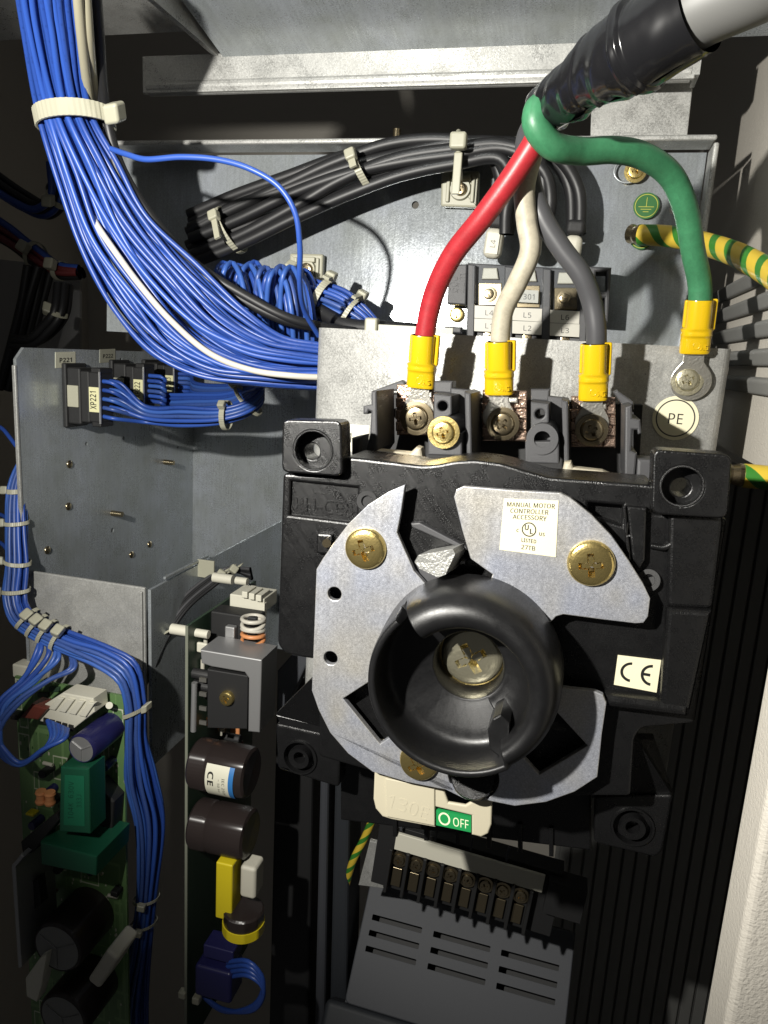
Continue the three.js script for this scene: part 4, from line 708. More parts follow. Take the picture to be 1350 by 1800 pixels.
// ---------------------------------------------------------------- open box with the connector wall
const zq = -.13, xl = P(36, 800, zq).x, xr = P(255, 1100, zq).x, zbk = -.315, Xl = X(xl), Xr = X(xr);
{
  const t = thing('connector_box', 'open grey steel box with a tall connector wall and a speckled front face', 'metal box');
  const yT = P(34, 611, zq).y, yF = P(150, 1018, zq).y, yB = P(150, 1330, zq).y;
  const wallL = plate(Xl, [[30, 640], [44, 618], [385, 622], [385, 1100], [48, 1400], [36, 1000]], .0018, { bevel: .0003 });
  // true rectangle for the wall: from the front edge back to the rear sheet
  const z2 = zbk; const s = path([[-zq, yB], [-zq, yT - .006], [-zq + .006, yT], [-z2, yT], [-z2, yB]].map((p) => new THREE.Vector2(p[0], p[1])));
  const hs = (px, py, r) => { const q = Xl.loc(px, py); s.holes.push(new THREE.Path(circlePts(q.x, q.y, r, 16))); };
  hs(152, 780, .0012); hs(217, 770, .0012); hs(213, 632, .0012); hs(198, 932, .0016); hs(313, 786, .001);
  const g = new THREE.ExtrudeGeometry(s, { depth: .0018, bevelEnabled: false }); g.translate(0, 0, -.0018); g.applyMatrix4(new THREE.Matrix4().makeBasis(V(0, 0, -1), V(0, 1, 0), V(1, 0, 0)).setPosition(xl, 0, 0));
  obj('connector_wall', g, mat.smoothSteel, t);
  obj('front_face', uvBox(box(V((xl + xr) / 2, (yF + yB) / 2, zq - .001), xr - xl, yF - yB, .002, .0008)), mat.zinc, t);
  obj('side_face', [uvBox(box(V(xr + .0006, (yF + yB) / 2 - .001, (zq + zbk) / 2 - .0015), .0018, yF - yB - .002, zq - zbk - .004)), uvBox(box(V(xr + .0014, yF + .0006, zq - .042), .0016, .0016, .05, .0004))], mat.smoothSteel, t);
  obj('rear_face', uvBox(box(V((xl + xr) / 2 + .06, (yT + yB) / 2, zbk - .001), xr - xl + .12, yT - yB, .002)), mat.smoothSteel, t);
  obj('wall_edge', uvBox(box(V(xl - .0007, (yT + yF) / 2 - .004, zq + .0008), .0022, yT - yF - .01, .0018, .0006)), mat.zinc, t);
  obj('corner_seam', uvBox(box(V(xr - .0016, (yF + yB) / 2 - .001, zq + .0006), .0016, yF - yB - .002, .0018, .0004)), mat.zinc, t);
  const lab = (x0, y0, x1, y1, s2, c) => sticker(t, 'marker_label', [[x0, y0], [x1, y0 - 1], [x1, y1 - 1], [x0, y1 + 1]], Xl, .0003, 128, 96, (g2, w, h) => { fill(g2, w, h, c); words(g2, s2, 66, 50, 40, { b: 1 }); }, `label marked ${s2}`);
  lab(97, 619, 132, 646, 'P221', '#b9b8a6'); lab(175, 614, 202, 637, 'P222', '#8f8e80');
  const riv = (px, py, r) => { const q = Xl.at(px, py), g2 = new THREE.SphereGeometry(r, 16, 10); g2.scale(.5, 1, 1); g2.translate(q.x + .0002, q.y, q.z); return g2; };
  obj('rivet', [[122, 816], [83, 967], [231, 975], [263, 957], [347, 908], [120, 890]].map(([x, y], i) => riv(x, y, .0024)), mat.nickel, t);
  for (const [x, y] of [[302, 812], [210, 902]]) { const a = Xl.at(x - 13, y), b = a.clone().add(V(.0075, 0, 0)); obj('pin', rod(a, b, .0019, .0017, 14), mat.nickel, t); }
  settle(t);
}
function plug(label, cx, cy, hpx, tag, n, tx, ty) {   // connector on the wall: flange, shell, hood, wires out to the right
  const t = thing('connector_plug', label, 'connector'); const c = Xl.at(cx, cy), h = hpx;
  const dz = .0125;
  obj('flange', box(c.clone().add(V(.0015, 0, 0)), .003, h * 1.25, dz * 1.55, .001), mat.blackMatte, t);
  obj('shell', [box(c.clone().add(V(.0065, 0, 0)), .009, h * 1.1, dz * 1.3, .0012), box(c.clone().add(V(.013, 0, 0)), .006, h * 1.0, dz * 1.15, .001)], mat.blackMatte, t);
  obj('latch', box(c.clone().add(V(.0065, 0, dz * .68)), .007, h * .42, .0012, .0004), mat.nylon, t);
  obj('hood', [box(c.clone().add(V(.0185, 0, 0)), .008, h * .98, dz * 1.05, .0012), box(c.clone().add(V(.0195, h * .52, 0)), .006, .003, dz, .0008), box(c.clone().add(V(.0195, -h * .52, 0)), .006, .003, dz, .0008)], mat.blackMatte, t);
  const e = c.clone().add(V(.0226, 0, dz * .53)); obj('edge_strip', box(e, .0008, h, .001), mat.alu, t);
  const f = (x, y) => V(c.x + .0185 + x, c.y + y, c.z + dz * .53); obj('plug_label', quad([f(-.0042, h * .2), f(.0036, h * .2), f(.0036, -h * .28), f(-.0042, -h * .28)], .0003, V(0, 0, 1)), canvasMat(96, 256, (g, w, hh) => { fill(g, w, hh, '#d6d3a6'); g.save(); g.translate(50, 128); g.rotate(Math.PI / 2 + Math.PI); words(g, tag, 0, 0, 66, { b: 1, f: 'monospace' }); g.restore(); }), t);
  return { t, c, h, dz };
}
{
  const p1 = plug('black connector marked XP221 nearest the front of the steel wall', 128, 694, .029, 'XP221', 8);
  const T = [[330, 712], [390, 722], [430, 715], [452, 695]];
  for (let i = 0; i < 9; i++) {
    const r = i % 5, row = Math.floor(i / 5), s = p1.c.clone().add(V(.021, p1.h * (.32 - r * .17), p1.dz * (.25 - row * .5)));
    const e = (k, x, y, z) => P(x, y + (r - 2) * (k < 2 ? 8 : 6), z + row * .005);
    obj('wire', tube([s, s.clone().add(V(.008, -.0008, .0002)), e(0, 255, 728 - (r - 2) * 1, -.187), e(1, 320, 732, -.185), e(2, 395, 730, -.186), e(3, 440, 715, -.192), e(3, 462, 690, -.205), e(3, 440, 660, -.22)], .0012, 60, 8), mat.blue[i % 4], p1.t);
  }
  const C = P(398, 730, -.184); tie(p1.t, C, V(1, .05, -.05), V(0, .0078, 0), V(0, 0, .0062), { w: .003, head: .9, hs: .9 }, mat.nylon);
  const C2 = P(436, 704, -.196); tie(p1.t, C2, V(.6, .6, -.4), V(-.007, .0075, 0), V(0, 0, .008), { w: .002, head: .3, hs: 1 }, mat.nylon);
  settle(p1.t);
  const p2 = plug('black connector partly hidden behind the XP221 one', 207, 678, .026, 'XP222', 6);
  for (let i = 0; i < 6; i++) { const s = p2.c.clone().add(V(.021, p2.h * (.3 - i * .12), .001 * (i % 2))); obj('wire', tube([s, s.clone().add(V(.012, -.001, 0)), P(285, 690 + i * 7, -.228), P(340, 694 + i * 6, -.222), P(410, 690 + i * 5, -.21), P(470, 650 + i * 5, -.19)], .0013, 40, 7), mat.blue[i % 4], p2.t); }
  settle(p2.t);
  const p3 = plug('farthest black connector on the steel wall, under the blue harness', 262, 668, .022, 'XP223', 4);
  for (let i = 0; i < 5; i++) { const s = p3.c.clone().add(V(.021, p3.h * (.25 - i * .13), 0)); obj('wire', tube([s, s.clone().add(V(.01, 0, 0)), P(340, 672 + i * 6, -.245), P(400, 678 + i * 4, -.22), P(450, 668 + i * 3, -.19), P(510, 640, -.16)], .0014, 40, 7), mat.blue[(i + 1) % 4], p3.t); }
  settle(p3.t);
}
// ---------------------------------------------------------------- blue side harness running down the left edge, across the box and down again
{
  const t = thing('wire_harness', 'blue wire harness down the left box edge, across its front and down beside the boards', 'wire harness');
  const st = [
    { a: [60, 770], b: [70, 765], z: -.15, d: .003 }, { a: [20, 850], b: [45, 850], z: -.136, d: .0045 }, { a: [15, 930], b: [45, 932], z: -.128, d: .005 }, { a: [14, 990], b: [48, 998], z: -.123, d: .005 },
    { a: [8, 1045], b: [46, 1045], z: -.119, d: .0048 }, { a: [22, 1092], b: [50, 1065], z: -.116, d: .0048 }, { a: [62, 1122], b: [82, 1090], z: -.113, d: .005 }, { a: [118, 1150], b: [134, 1112], z: -.111, d: .0052 },
    { a: [175, 1172], b: [192, 1134], z: -.11, d: .0052 }, { a: [212, 1200], b: [238, 1162], z: -.11, d: .0052 }, { a: [222, 1240], b: [254, 1225], z: -.112, d: .005 }, { a: [222, 1300], b: [256, 1295], z: -.118, d: .005 },
    { a: [222, 1370], b: [275, 1365], z: -.126, d: .007 }, { a: [236, 1450], b: [292, 1440], z: -.134, d: .007 }, { a: [240, 1570], b: [276, 1570], z: -.142, d: .005 }, { a: [228, 1660], b: [268, 1655], z: -.146, d: .006 }, { a: [205, 1760], b: [262, 1755], z: -.15, d: .008 }, { a: [195, 1850], b: [262, 1850], z: -.152, d: .008 },
  ];
  wires(st, 24, .0012, { jit: .1, twist: .35 }).forEach((w, i) => obj('wire', tube(w, .0012, 110, 7), mat.blue[i % 4], t));
  const f = frames(st);
  const at = (k, u, o, sc = 1.12) => { const a = f[k], b = f[k + 1], C = a.C.clone().lerp(b.C, u), U = a.U.clone().lerp(b.U, u).multiplyScalar(sc), T = b.C.clone().sub(a.C); tie(t, C, T, U, V(0, 0, (a.d * (1 - u) + b.d * u) * 1.15), o, mat.nylon); };
  at(1, .15, { head: Math.PI * .95, w: .0025 }); at(2, -.2, { head: Math.PI * .9, w: .002 }); at(2, .9, { head: Math.PI * .85, w: .002 }); at(3, .85, { head: Math.PI * .75, w: .002, hs: 1.25 });
  at(5, .35, { head: .9, hs: 1.25 }); at(5, .8, { head: .8, hs: 1.25 }); at(6, .2, { head: .8, hs: 1.25 }); at(6, .62, { head: .8, hs: 1.25 });
  at(10, .25, { head: .3, hs: 1.1, w: .0026 }); at(14, .1, { head: 1.4, w: .0022 }); at(14, .6, { head: 1.4, w: .0022 });
  // branches looping to the board connector
  for (let i = 0; i < 9; i++) {
    const b = i % 4, s = [[70, 1118], [86, 1126], [100, 1132], [128, 1148]][b], o = i * 1.2;
    const path2 = [[s[0] + rr(-4, 4), s[1], -.112], [s[0] + rr(-6, 4), s[1] + 26, -.106], [s[0] - 30 - b * 4, 1196 + rr(-4, 4), -.1], [s[0] - 72 - b * 9, 1238 + rr(-5, 5), -.092], [4 - rr(0, 16), 1282, -.088], [-4 + i * 1.6, 1318, -.087], [20 + i * 2, 1342 + rr(-4, 3), -.088], [62 + i * 2, 1332 - i * 2, -.09], [90 + i * 3, 1298, -.095], [84 + i * 4.4, 1266 + i * 2, -.1025]];
    obj('branch_wire', tube(path2.map((p) => P(...p)), .0012, 80, 7), mat.blue[i % 4], t);
  }
  for (const [y, dx] of [[752, 0], [905, -6], [955, 0]]) obj('branch_wire', tube([P(-30, y - 8, -.15), P(2, y, -.142), P(18, y + 18 + dx, -.137), P(30, y + 34, -.133)], .0012, 20, 7), mat.blue[1], t);
  settle(t);
}
// small black wires along the box side
{
  const t = thing('black_wire_bundle', 'thin black and grey wires running along the dark box side to the side board', 'wire bundle');
  for (let i = 0; i < 6; i++) { const o = i * 3.4; obj('wire', tube([P(232 + o, 1215, -.135), P(252 + o, 1172 + o * .3, -.137), P(276 + o, 1118 + o * .4, -.15), P(312 + o, 1062 + o * .5, -.165), P(356 + o, 1022 + o * .6, -.18), P(396 + o, 1000 + o * .3, -.19), P(440 + o * .2, 1000 + o, -.185)], .0011, 40, 7), i % 3 ? mat.cable : mat.grey, t); }
  const tt = (x, y, z, o) => tie(t, P(x, y, z), P(x + 36, y - 52, z - .015).sub(P(x, y, z)), V(.0075, .005, 0), V(0, 0, .004), o, mat.nylon);
  tt(286, 1114, -.151, { head: 2.6, hs: 1.2 }); tt(392, 1006, -.187, { head: 1.4 }); tt(404, 1004, -.188, { head: 1.1 });
  const a = P(370, 1010, zbk + .13); obj('cable_clip', box(P(362, 1000, -.185), .011, .011, .0015, .0005), mat.nylon, t);
  settle(t);
}
// ---------------------------------------------------------------- green board in front of the box
{
  const t = thing('circuit_board', 'green circuit board with blue and green capacitors in front of the steel box', 'circuit board');
  const zp = -.122, pl = Z(zp), board = canvasMat(512, 1024, (g, w, h) => { fill(g, w, h, '#5b7a4c'); g.strokeStyle = '#6d8c5a'; for (let i = 0; i < 90; i++) { g.lineWidth = rr(3, 12); g.beginPath(); let x = rr(0, w), y = rr(0, h); g.moveTo(x, y); for (let k = 0; k < 3; k++) { if (k % 2) x += rr(-120, 120); else y += rr(-160, 160); g.lineTo(x, y); } g.stroke(); } for (let i = 0; i < 260; i++) { g.fillStyle = i % 3 ? '#b9b7a4' : '#31552b'; g.beginPath(); g.arc(rr(0, w), rr(0, h), rr(2, 5), 0, 7); g.fill(); } g.strokeStyle = '#c4c8b0'; g.lineWidth = 3; for (let i = 0; i < 26; i++) g.strokeRect(rr(0, w), rr(0, h), rr(20, 90), rr(20, 70)); }, { roughness: .4 });
  const tl = pl.at(26, 1186), tr = pl.at(217, 1226), x0 = tl.x, x1 = tr.x, yt = (tl.y + tr.y) / 2, yb = P(120, 1900, zp).y;
  obj('board', new THREE.BoxGeometry(x1 - x0, yt - yb, .0016).translate((x0 + x1) / 2, (yt + yb) / 2, zp - .0008), board, t);
  for (let i = 0; i < 46; i++) {
    const x = rr(x0 + .003, x1 - .003), y = rr(yt - .004, yt - .13), k = i % 5, c = V(x, y, zp);
    if (k === 0) obj('resistor', rod(c.clone().add(V(-.003, 0, .002)), c.clone().add(V(.003, rr(-.001, .001), .002)), .0011, .0011, 10), mat.sleeveLabel, t);
    else if (k === 1) obj('transistor', box(c.clone().add(V(0, 0, .0035)), .0045, .0032, .006, .0006), mat.blackMatte, t);
    else if (k === 2) obj('disc_capacitor', box(c.clone().add(V(0, 0, .0035)), .0055, .0018, .0055, .0009), [mat.orange, mat.maroon, mat.yellowTape][i % 3], t);
    else if (k === 3) obj('small_capacitor', lathe([[0, .0085], [.0022, .0085], [.0025, .008], [.0025, 0]], c, c.clone().setZ(zp + .01), 20), i % 2 ? mat.capBlue : mat.blackMatte, t);
    else obj('solder_pin', lathe([[0, .0016], [.0004, .0015], [.0009, .0002], [.001, 0]], c, c.clone().setZ(zp + .01), 10), mat.tin, t);
  }
  obj('corner_frame', uvBox(box(V(x0 + .006, yt + .002, zp - .006), .018, .008, .009, .001)), mat.white, t);
  const bx = (name, poly, z, d, m, bev = .0006, lab) => obj(name, plate(Z(z), poly, d, { bevel: bev }), m, t, lab);
  // white pin header with its latch ribs
  const hd = bx('header', [[70, 1268], [128, 1282], [166, 1252], [164, 1228], [110, 1218], [75, 1240]], -.107, .012, mat.white, .0006, 'white wire header');
  for (let i = 0; i < 4; i++) obj('latch', plate(Z(-.1055), [[84 + i * 18, 1246 + i * 4], [96 + i * 18, 1249 + i * 4], [112 + i * 18, 1228 + i * 3], [101 + i * 18, 1226 + i * 3]], .003, { bevel: .0004 }), mat.white, hd);
  for (let i = 0; i < 5; i++) obj('pin_socket', plate(Z(-.1062), [[76 + i * 11, 1262 + i * 3], [84 + i * 11, 1264 + i * 3], [84 + i * 11, 1274 + i * 3], [76 + i * 11, 1272 + i * 3]], .002), mat.hole, hd);
  obj('spacer', rod(P(192, 1240, zp), P(192, 1240, zp + .008), .0018), mat.white, t);
  bx('film_capacitor', [[34, 1262], [66, 1266], [84, 1246], [54, 1238]], -.104, .01, mat.maroon, .001, 'red brown capacitor');
  for (const [x, y] of [[95, 1212], [140, 1218], [75, 1222], [120, 1226]]) obj('chip_resistor', plate(Z(zp + .0012), rect(x - 9, y - 4, x + 9, y + 4), .0012), mat.pcbDark, t);
  const can = (x, y, r, L, m, top, lab, seg) => { const a = P(x, y, zp), b = V(a.x, a.y, zp + L); const c = obj('capacitor', lathe([[0, 0], [r, 0], [r, L - .0018], [r * .97, L - .0008], [r * .9, L], [r * .86, L - .0004]].reverse(), a, b, 40), m, t, lab);
    obj('vent_top', [new THREE.CircleGeometry(r * .88, 36).translate(b.x, b.y, b.z - .0003), ...[.5, 2.6, 4.7].map((q) => { const g = new THREE.BoxGeometry(r * .8, .0005, .0005); g.translate(r * .4, 0, 0).rotateZ(q).translate(b.x, b.y, b.z); return g; })], top, c); return c; };
  can(196, 1276, .0078, .026, mat.capBlue, mat.alu, 'dark blue capacitor with a silver top');
  { const a = P(196, 1276, zp); const f = (u, v) => V(a.x - .006 + u * .004, a.y + .0049, zp + .004 + v * .017); }
  bx('film_capacitor', [[106, 1348], [156, 1352], [158, 1466], [104, 1462]], -.092, .014, mat.filmGreen, .0008, 'tall green capacitor');
  { const q = Z(-.0919); obj('capacitor_print', quad([q.at(114, 1362), q.at(148, 1364), q.at(149, 1452), q.at(112, 1450)], .0001, V(0, 0, 1)), canvasMat(96, 256, (g, w, h) => { fill(g, w, h, '#1c6a4c'); g.save(); g.translate(48, 128); g.rotate(-Math.PI / 2); words(g, '104K 630V', 0, -14, 36, { c: '#0c3c2c', f: 'monospace' }); words(g, '333J', 0, 24, 30, { c: '#0c3c2c', f: 'monospace' }); g.restore(); }), t); }
  bx('film_capacitor', [[70, 1480], [170, 1506], [168, 1540], [72, 1520]], -.09, .03, mat.filmGreen, .0008, 'broad green capacitor');
  for (const [x, y] of [[72, 1402], [88, 1404]]) { const a = P(x, y - 14, -.1), b = P(x, y + 18, -.1); obj('resistor', lathe([[0, 0], [.0026, .0006], [.003, .0018], [.0024, .003], [.0024, .0055], [.003, .0068], [.0026, .008], [0, .0086]], a, b), mat.orange, t); }
  bx('choke', [[110, 1376], [172, 1380], [200, 1410], [196, 1470], [112, 1470]], -.112, .012, mat.blackMatte, .001);
  can(160, 1600, .0152, .03, mat.brown, mat.duct, 'large dark capacitor');
  can(168, 1716, .0152, .03, mat.brown, mat.duct, 'lower large dark capacitor');
  { const q = P(200, 1680, -.098); obj('capacitor_band', box(q, .008, .026, .02, .002, new THREE.Euler(0, 0, -.5)), mat.sleeveLabel, t); }
  bx('heat_sink', [[20, 1522], [36, 1502], [42, 1506], [27, 1524], [38, 1700], [32, 1702]], -.088, .03, mat.alu, .0004);
  bx('transistor', [[40, 1560], [66, 1545], [72, 1590], [48, 1608]], -.1, .006, mat.blackMatte, .0005);
  bx('terminal_clip', [[36, 1480], [84, 1440], [100, 1430], [104, 1442], [56, 1500], [40, 1505]], -.094, .008, mat.blackMatte, .0008);
  bx('white_connector', [[44, 1720], [70, 1684], [82, 1678], [72, 1735], [64, 1762], [46, 1752]], -.088, .008, mat.white, .0008);
  for (const [x, y] of [[117, 1660], [122, 1680]]) obj('spacer_block', box(P(x, y, -.098), .006, .006, .01, .001), mat.sleeveLabel, t);
  settle(t);
}
// ---------------------------------------------------------------- side board
{
  const t = thing('circuit_board', 'upright circuit board seen edge on, with dark drum coils and a yellow coil', 'circuit board');
  const zp = -.118, xb = P(331, 1300, zp).x, pl = X(xb), yt = P(331, 1100, zp).y, yb = P(331, 1850, zp).y, zE = -.2;
  obj('board', uvBox(box(V(xb - .0008, (yt + yb) / 2, (zp + zE) / 2), .0016, yt - yb, zp - zE)), mat.pcbDark, t);
  obj('board_edge', uvBox(box(V(xb - .0008, (yt + yb) / 2, zp + .0003), .0015, yt - yb, .0006)), mat.boardEdge, t);
  const near = (px, py, z, sx, sy, sz, name, m, r = .0008, lab) => { const c = P(px, py, z); return obj(name, box(c, sx, sy, sz, r), m, t, lab); };
  const so = (px, py) => { const c = pl.at(px, py); obj('standoff', [rod(c.clone().add(V(-.014, 0, 0)), c.clone().add(V(-.002, 0, 0)), .0028), rod(c, c.clone().add(V(.007, 0, 0)), .0022)], mat.white, t); };
  so(345, 1112); so(415, 1020);
  for (let i = 0; i < 40; i++) {
    const z = rr(zp - .004, zp - .06), y = rr(yt - .012, yb + .16), k = i % 4, c = V(xb, y, z);
    if (k === 0) obj('resistor', rod(c.clone().add(V(.002, -.003, 0)), c.clone().add(V(.002, .003, 0)), .0011, .0011, 10), mat.sleeveLabel, t);
    else if (k === 1) obj('small_capacitor', lathe([[0, .011], [.0024, .011], [.0027, .0105], [.0027, 0]], c, c.clone().add(V(.01, 0, 0)), 20), mat.blackMatte, t);
    else if (k === 2) obj('transistor', box(c.clone().add(V(.004, 0, 0)), .007, .0045, .003, .0005), mat.blackMatte, t);
    else obj('disc_capacitor', box(c.clone().add(V(.0035, 0, 0)), .006, .0055, .002, .0009), [mat.orange, mat.maroon, mat.white][i % 3], t);
  }
  const hd = near(446, 1052, -.158, .02, .008, .018, 'header', mat.white, .0006, 'white header at the top');
  for (let i = 0; i < 3; i++) obj('latch', box(P(438 + i * 12, 1040 + i * 3, -.152), .0032, .0035, .012, .0004), mat.white, hd);
  obj('header_leg', box(P(462, 1078, -.15), .003, .012, .003), mat.white, t);
  // wound choke
  obj('core', box(P(418, 1108, -.142), .026, .022, .012, .001), mat.blackMatte, t); near(406, 1122, -.134, .0055, .014, .004, 'core_clip', mat.alu);
  for (let i = 0; i < 7; i++) { const c = P(445, 1088 + i * 9, -.134); obj('winding', new THREE.TorusGeometry(.0056, .0011, 8, 24).rotateX(Math.PI / 2 + .25 * Math.sin(i * 2)).translate(c.x, c.y, c.z), i === 3 || i === 4 ? mat.orange : mat.whiteWire, t); }
  // heat sink plate bent over, black power module with a brass screw
  obj('heat_sink', [plate(Z(-.112), [[352, 1142], [460, 1160], [456, 1288], [436, 1286], [437, 1192], [430, 1182], [372, 1172], [354, 1166]], .02, { bevel: .0006 })], mat.alu, t, 'bent aluminium heat sink');
  obj('power_module', plate(Z(-.113), [[364, 1176], [436, 1188], [434, 1282], [364, 1280]], .008, { bevel: .0006 }), mat.blackMatte, t);
  screw(t, 398, 1228, -.1115, 12, 'pan', mat.brass, .4);
  for (let i = 0; i < 4; i++) obj('pin', box(P(357, 1195 + i * 25, -.118), .004, .0022, .001), mat.tin, t);
  obj('resistor', rod(P(342, 1200, -.117), P(340, 1285, -.117), .0015), mat.alu, t);
  // two dark drums with axis to the right
  const drum = (py, lab) => { const a = P(346, py, -.125), b = a.clone().add(V(.032, .0005, 0)), r = .0134; return { r, a, b, d: obj('capacitor_drum', lathe([[0, 0], [r * .93, 0], [r, .0012], [r, .0085], [r * .965, .0095], [r * .965, .0105], [r, .0115], [r, .028], [r * .96, .031], [r * .85, .032], [0, .0318]], a, b, 48), mat.brown, t, lab) }; };
  const d1 = drum(1340, 'upper brown drum with a CE label'); drum(1446, 'lower brown drum');
  { // wrapped label on the drum
    const g = new THREE.CylinderGeometry(d1.r + .0003, d1.r + .0003, .0155, 24, 1, true, -.5, 1.75), m = canvasMat(256, 256, (c, w, h) => { fill(c, w, h, '#d2d0bd'); c.fillStyle = '#2f6fae'; c.fillRect(0, 0, 256, 44); c.save(); c.translate(128, 150); c.rotate(-Math.PI / 2); c.scale(-1, 1); c.restore(); words(c, 'CE', 82, 206, 76, { b: 1 }); words(c, 'IEC 250V', 128, 88, 32); words(c, '~ 50 Hz', 120, 130, 28); });
    g.rotateZ(-Math.PI / 2).rotateX(-.15); const c = d1.a.clone().add(V(.0195, 0, 0)); g.translate(c.x, c.y, c.z); obj('drum_label', g, m, d1.d, 'cream label with a CE mark and blue band'); }
  // yellow wound bobbin
  const yk = near(402, 1555, -.118, .0095, .034, .012, 'bobbin', mat.yellowTape, .001, 'yellow bobbin'); near(443, 1540, -.122, .009, .019, .012, 'ceramic_block', mat.sleeveLabel, .002);
  { const c = P(428, 1632, -.118), u = (r, h) => [r, h], top = c.clone().add(V(0, .01, 0)); obj('coil_end', lathe([[0, 0], [.0105, 0], [.0108, .001], [.0108, .0125], [.0098, .0135], [.004, .0135], [0, .0132]].reverse(), c.clone().add(V(0, -.0006, 0)), top, 36), mat.brown, t); obj('coil_ring', lathe([[.0106, 0], [.0113, .0002], [.0113, .0055], [.0106, .0057]].reverse(), c, top, 36), mat.yellowTape, t, 'yellow tape ring'); }
  near(392, 1664, -.122, .018, .008, .012, 'relay', mat.capBlue); near(385, 1712, -.121, .022, .02, .016, 'relay', mat.capBlue, .002);
  for (let i = 0; i < 4; i++) obj('lead_wire', tube([P(400, 1690 + i * 9, -.118), P(440, 1692 + i * 8, -.11), P(462, 1720 + i * 5, -.11), P(448, 1765 + i * 3, -.114), P(390, 1776 - i, -.12), P(350, 1745, -.125)], .0013, 30, 7), mat.blue[1], t);
  for (const [x, y] of [[322, 1746], [346, 1756]]) near(x, y, -.118, .0045, .0045, .0045, 'tie_head', mat.nylon, .001);
  settle(t);
}
// ---------------------------------------------------------------- motor drive below the switch
{
  const t = thing('motor_drive', 'dark grey vented drive unit with screw terminals below the switch', 'motor drive');
  const A = P(652, 1545, -.235), B = P(1012, 1640, -.235), C = P(586, 1752, -.19);
  const ex = B.clone().sub(A).normalize(), down = C.clone().sub(A); const ey = down.clone().addScaledVector(ex, -down.dot(ex)).normalize().negate();
  const pl = plane(A, ex, ey), L = pl.loc(1012, 1640).x, H = -pl.loc(586, 1752).y;
  const slots = []; for (let r = 0; r < 3; r++) for (const [u0, u1] of [[.04, .3], [.345, .63], [.67, .95]]) slots.push([u0, u1, .27 + r * .13]);
  const s = path(roundPts([[0, 0], [L, 0], [L, -H * 1.02], [0, -H * 1.02]].map((p) => new THREE.Vector2(...p)), .004));
  for (const [a, b, v] of slots) s.holes.push(new THREE.Path(roundPts([[a * L, -v * H], [b * L, -v * H], [b * L, -v * H - .0052], [a * L, -v * H - .0052]].map((p) => new THREE.Vector2(...p)), .0015)));
  const g = new THREE.ExtrudeGeometry(s, { depth: .001, bevelEnabled: true, bevelSize: .0008, bevelThickness: .0008, bevelOffset: -.0008, bevelSegments: 2 }); g.translate(0, 0, -.0018).applyMatrix4(pl.m);
  obj('vented_cover', g, mat.drive, t);
  const slab = (x, y, w, h, d, out, m, name, r = .001) => { const q = new RoundedBoxGeometry(w, h, d, 2, Math.min(r, d / 2.1)); q.translate(x + w / 2, y - h / 2, out - d / 2); q.applyMatrix4(pl.m); return obj(name, q, m, t); };
  slab(0, 0, L, H * 1.02, .03, -.022, mat.blackMatte, 'chassis');
  for (const x of [0, L - .0018]) slab(x, 0, .0018, H * 1.02, .02, -.002, mat.drive, 'side_wall', .0004);
  slab(-.012, -H * 1.02, L + .03, .12, .05, .002, mat.driveDark, 'lower_cover', .004);
  slab(L * .42, -H * 1.02 - .002, .001, .1, .001, .0028, mat.drive, 'cover_seam', .0003);
  obj('left_plate', plate(Z(-.185), [[650, 1478], [694, 1490], [676, 1562], [630, 1556]], .003, { bevel: .0004 }), mat.zinc, t);
  // terminal strip
  const pz = Z(-.16), a2 = pz.at(664, 1457), b2 = pz.at(990, 1552), fx = b2.clone().sub(a2), W = fx.length(); fx.normalize(); const fy = V(-fx.y, fx.x, 0), p2 = plane(a2, fx, fy);
  const bl = (x, y, w, h, d, out, m, name, parent = t, lab) => { const q = new RoundedBoxGeometry(w, h, d, 2, .0004); q.translate(x + w / 2, y - h / 2, out - d / 2); q.applyMatrix4(p2.m); return obj(name, q, m, parent, lab); };
  const strip = bl(0, .002, W, .04, .012, -.004, mat.blackMatte, 'terminal_strip');
  const x0 = .01, n = 8, pitch = (W * .86 - x0) / n;
  bl(.011, .0015, W * .8, .0105, .002, .001, mat.white, 'label_strip', t, 'blank white label strip');
  for (let i = 0; i <= n; i++) bl(x0 + i * pitch - .0012, -.0085, .0018, .028, .012, .003, mat.blackMatte, 'divider', strip);
  for (let i = 0; i < n; i++) {
    const c = V(x0 + (i + .45) * pitch, -.0165, -.0025).applyMatrix4(p2.m), s2 = flangeHead.clone().scale(.95, .95, 1); s2.rotateZ(i * .7); s2.applyMatrix4(new THREE.Matrix4().makeRotationZ(Math.atan2(fx.y, fx.x)).setPosition(c)); obj('terminal_screw', s2, mat.nickel, strip);
    bl(x0 + i * pitch + .0016, -.0225, pitch - .0042, .012, .0014, -.002, mat.nickel, 'terminal_leaf', strip);
    if (i % 2 === 0) bl(x0 + i * pitch + .0025, .012, .0012, .0085, .002, .001, mat.drive, 'rib', strip);
  }
  bl(W * .93, 0, .02, .02, .012, .002, mat.blackMatte, 'end_block', strip);
  settle(t);
}
earthWire('thin green and yellow earth wire hanging left of the drive terminals', [[655, 1440, -.2], [640, 1475, -.2], [622, 1510, -.2], [608, 1560, -.205], [600, 1620, -.21], [596, 1680, -.215]], .0024, [[655, 1440, -.2], [661, 1425, -.2]]);
// black ducts behind the boards, lower middle
{
  const t = thing('wiring_duct', 'dark vertical plastic wiring ducts behind the lower left foot of the switch', 'wiring duct');
  for (const [x0, x1, z, m] of [[486, 552, -.2, mat.blackMatte], [566, 580, -.195, mat.drive], [592, 618, -.2, mat.driveDark]]) obj('duct_wall', plate(Z(z), [[x0, 1190], [x1, 1195], [x1 - 12, 1900], [x0 - 16, 1900]], .03, { bevel: .002 }), m, t);
  obj('bracket_arm', [plate(Z(-.16), [[487, 1180], [540, 1120], [548, 1150], [500, 1250], [487, 1262]], .01, { bevel: .001 })], mat.drive, t);
  settle(t);
}
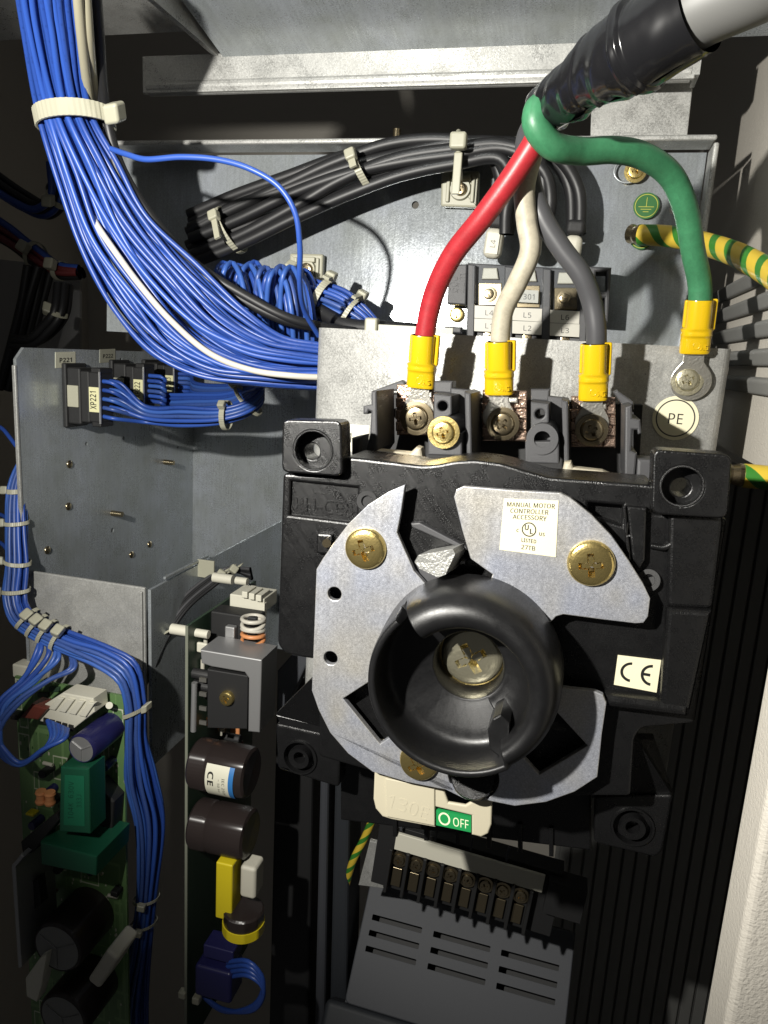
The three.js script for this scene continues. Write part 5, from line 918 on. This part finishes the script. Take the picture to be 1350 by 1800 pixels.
// ---------------------------------------------------------------- ribs and conduit along the right wall
{
  const t = thing('louvre_vent', 'grey ribbed louvres on the right cabinet wall below the striped wire', 'vent');
  for (let i = 0; i < 5; i++) { const y = .036 - i * .0098; obj('louvre', uvBox(box(V(.0615, y, -.16), .0036, .0058, .2, .0012, new THREE.Euler(0, 0, .35))), mat.duct, t); }
  settle(t);
}
{
  const t = thing('slotted_duct', 'tall grey ribbed wiring duct standing in the shadow right of the switch', 'wiring duct');
  const z = -.58, y1 = -.045, x0 = .045;
  obj('duct_back', uvBox(box(V(x0 + .16, y1 - .6, z - .006), .34, 1.2, .004)), mat.duct, t);
  for (let i = 0; i < 24; i++) obj('duct_finger', uvBox(box(V(x0 + i * .0138, y1 - .6, z), .0116, 1.2, .005, .0012)), mat.duct, t);
  settle(t);
}
// ---------------------------------------------------------------- dim wiring at the far left
{
  const far = (name, label, st, n, r, ms, ties) => { const t = thing(name, label, 'wire bundle'); wires(st, n, r, { jit: .15, twist: .4 }).forEach((w, i) => obj('wire', tube(w, r, 36, 7), ms[i % ms.length], t)); const f = frames(st); for (const [k, h] of ties) tie(t, f[k].C, f[k + 1].C.clone().sub(f[k].C), f[k].U.clone().multiplyScalar(1.15), V(0, 0, f[k].d * 1.2), { head: h, hs: 1.8, w: .004 }, mat.nylon); settle(t); };
  far('dim_wire_bundle', 'dim blue grey wires sagging at the far left, upper', [{ a: [-30, 330], b: [-20, 290], z: -.34, d: .01 }, { a: [30, 370], b: [40, 335], z: -.34, d: .01 }, { a: [75, 385], b: [75, 350], z: -.34, d: .01 }, { a: [105, 360], b: [95, 330], z: -.34, d: .01 }, { a: [110, 290], b: [90, 290], z: -.34, d: .01 }], 8, .003, [mat.blue[1], mat.cable], [[3, 2.2]]);
  far('dim_wire_bundle', 'dim red and black wires at the far left, middle', [{ a: [-20, 420], b: [-10, 375], z: -.33, d: .01 }, { a: [20, 445], b: [30, 400], z: -.33, d: .01 }, { a: [60, 470], b: [66, 430], z: -.33, d: .01 }, { a: [105, 490], b: [108, 462], z: -.33, d: .008 }, { a: [140, 488], b: [142, 470], z: -.33, d: .006 }], 9, .0028, [mat.redDark, mat.cable, mat.blue[1]], [[2, 1.2], [3, 1.2]]);
  far('dim_wire_bundle', 'black cables dropping at the far left beside the steel wall', [{ a: [50, 470], b: [90, 470], z: -.32, d: .012 }, { a: [35, 530], b: [75, 530], z: -.32, d: .012 }, { a: [22, 600], b: [55, 600], z: -.32, d: .012 }, { a: [5, 680], b: [35, 690], z: -.32, d: .012 }], 8, .0034, [mat.cable], []);
  far('dim_wire_bundle', 'black cable loop above the steel connector wall', [{ a: [20, 615], b: [30, 590], z: -.3, d: .006 }, { a: [60, 610], b: [62, 588], z: -.3, d: .006 }, { a: [92, 585], b: [82, 570], z: -.3, d: .006 }, { a: [112, 555], b: [98, 548], z: -.3, d: .006 }, { a: [120, 500], b: [106, 500], z: -.31, d: .006 }], 4, .0034, [mat.cable], [[3, .3]]);
  const t = thing('side_panel', 'dull grey sheet panel behind the dim wires at the far left', 'metal panel'); obj('sheet', plate(Z(-.4), [[-60, 450], [140, 470], [140, 640], [-60, 700]], .003), mat.alu, t); settle(t);
}
renderer.render(scene, camera);
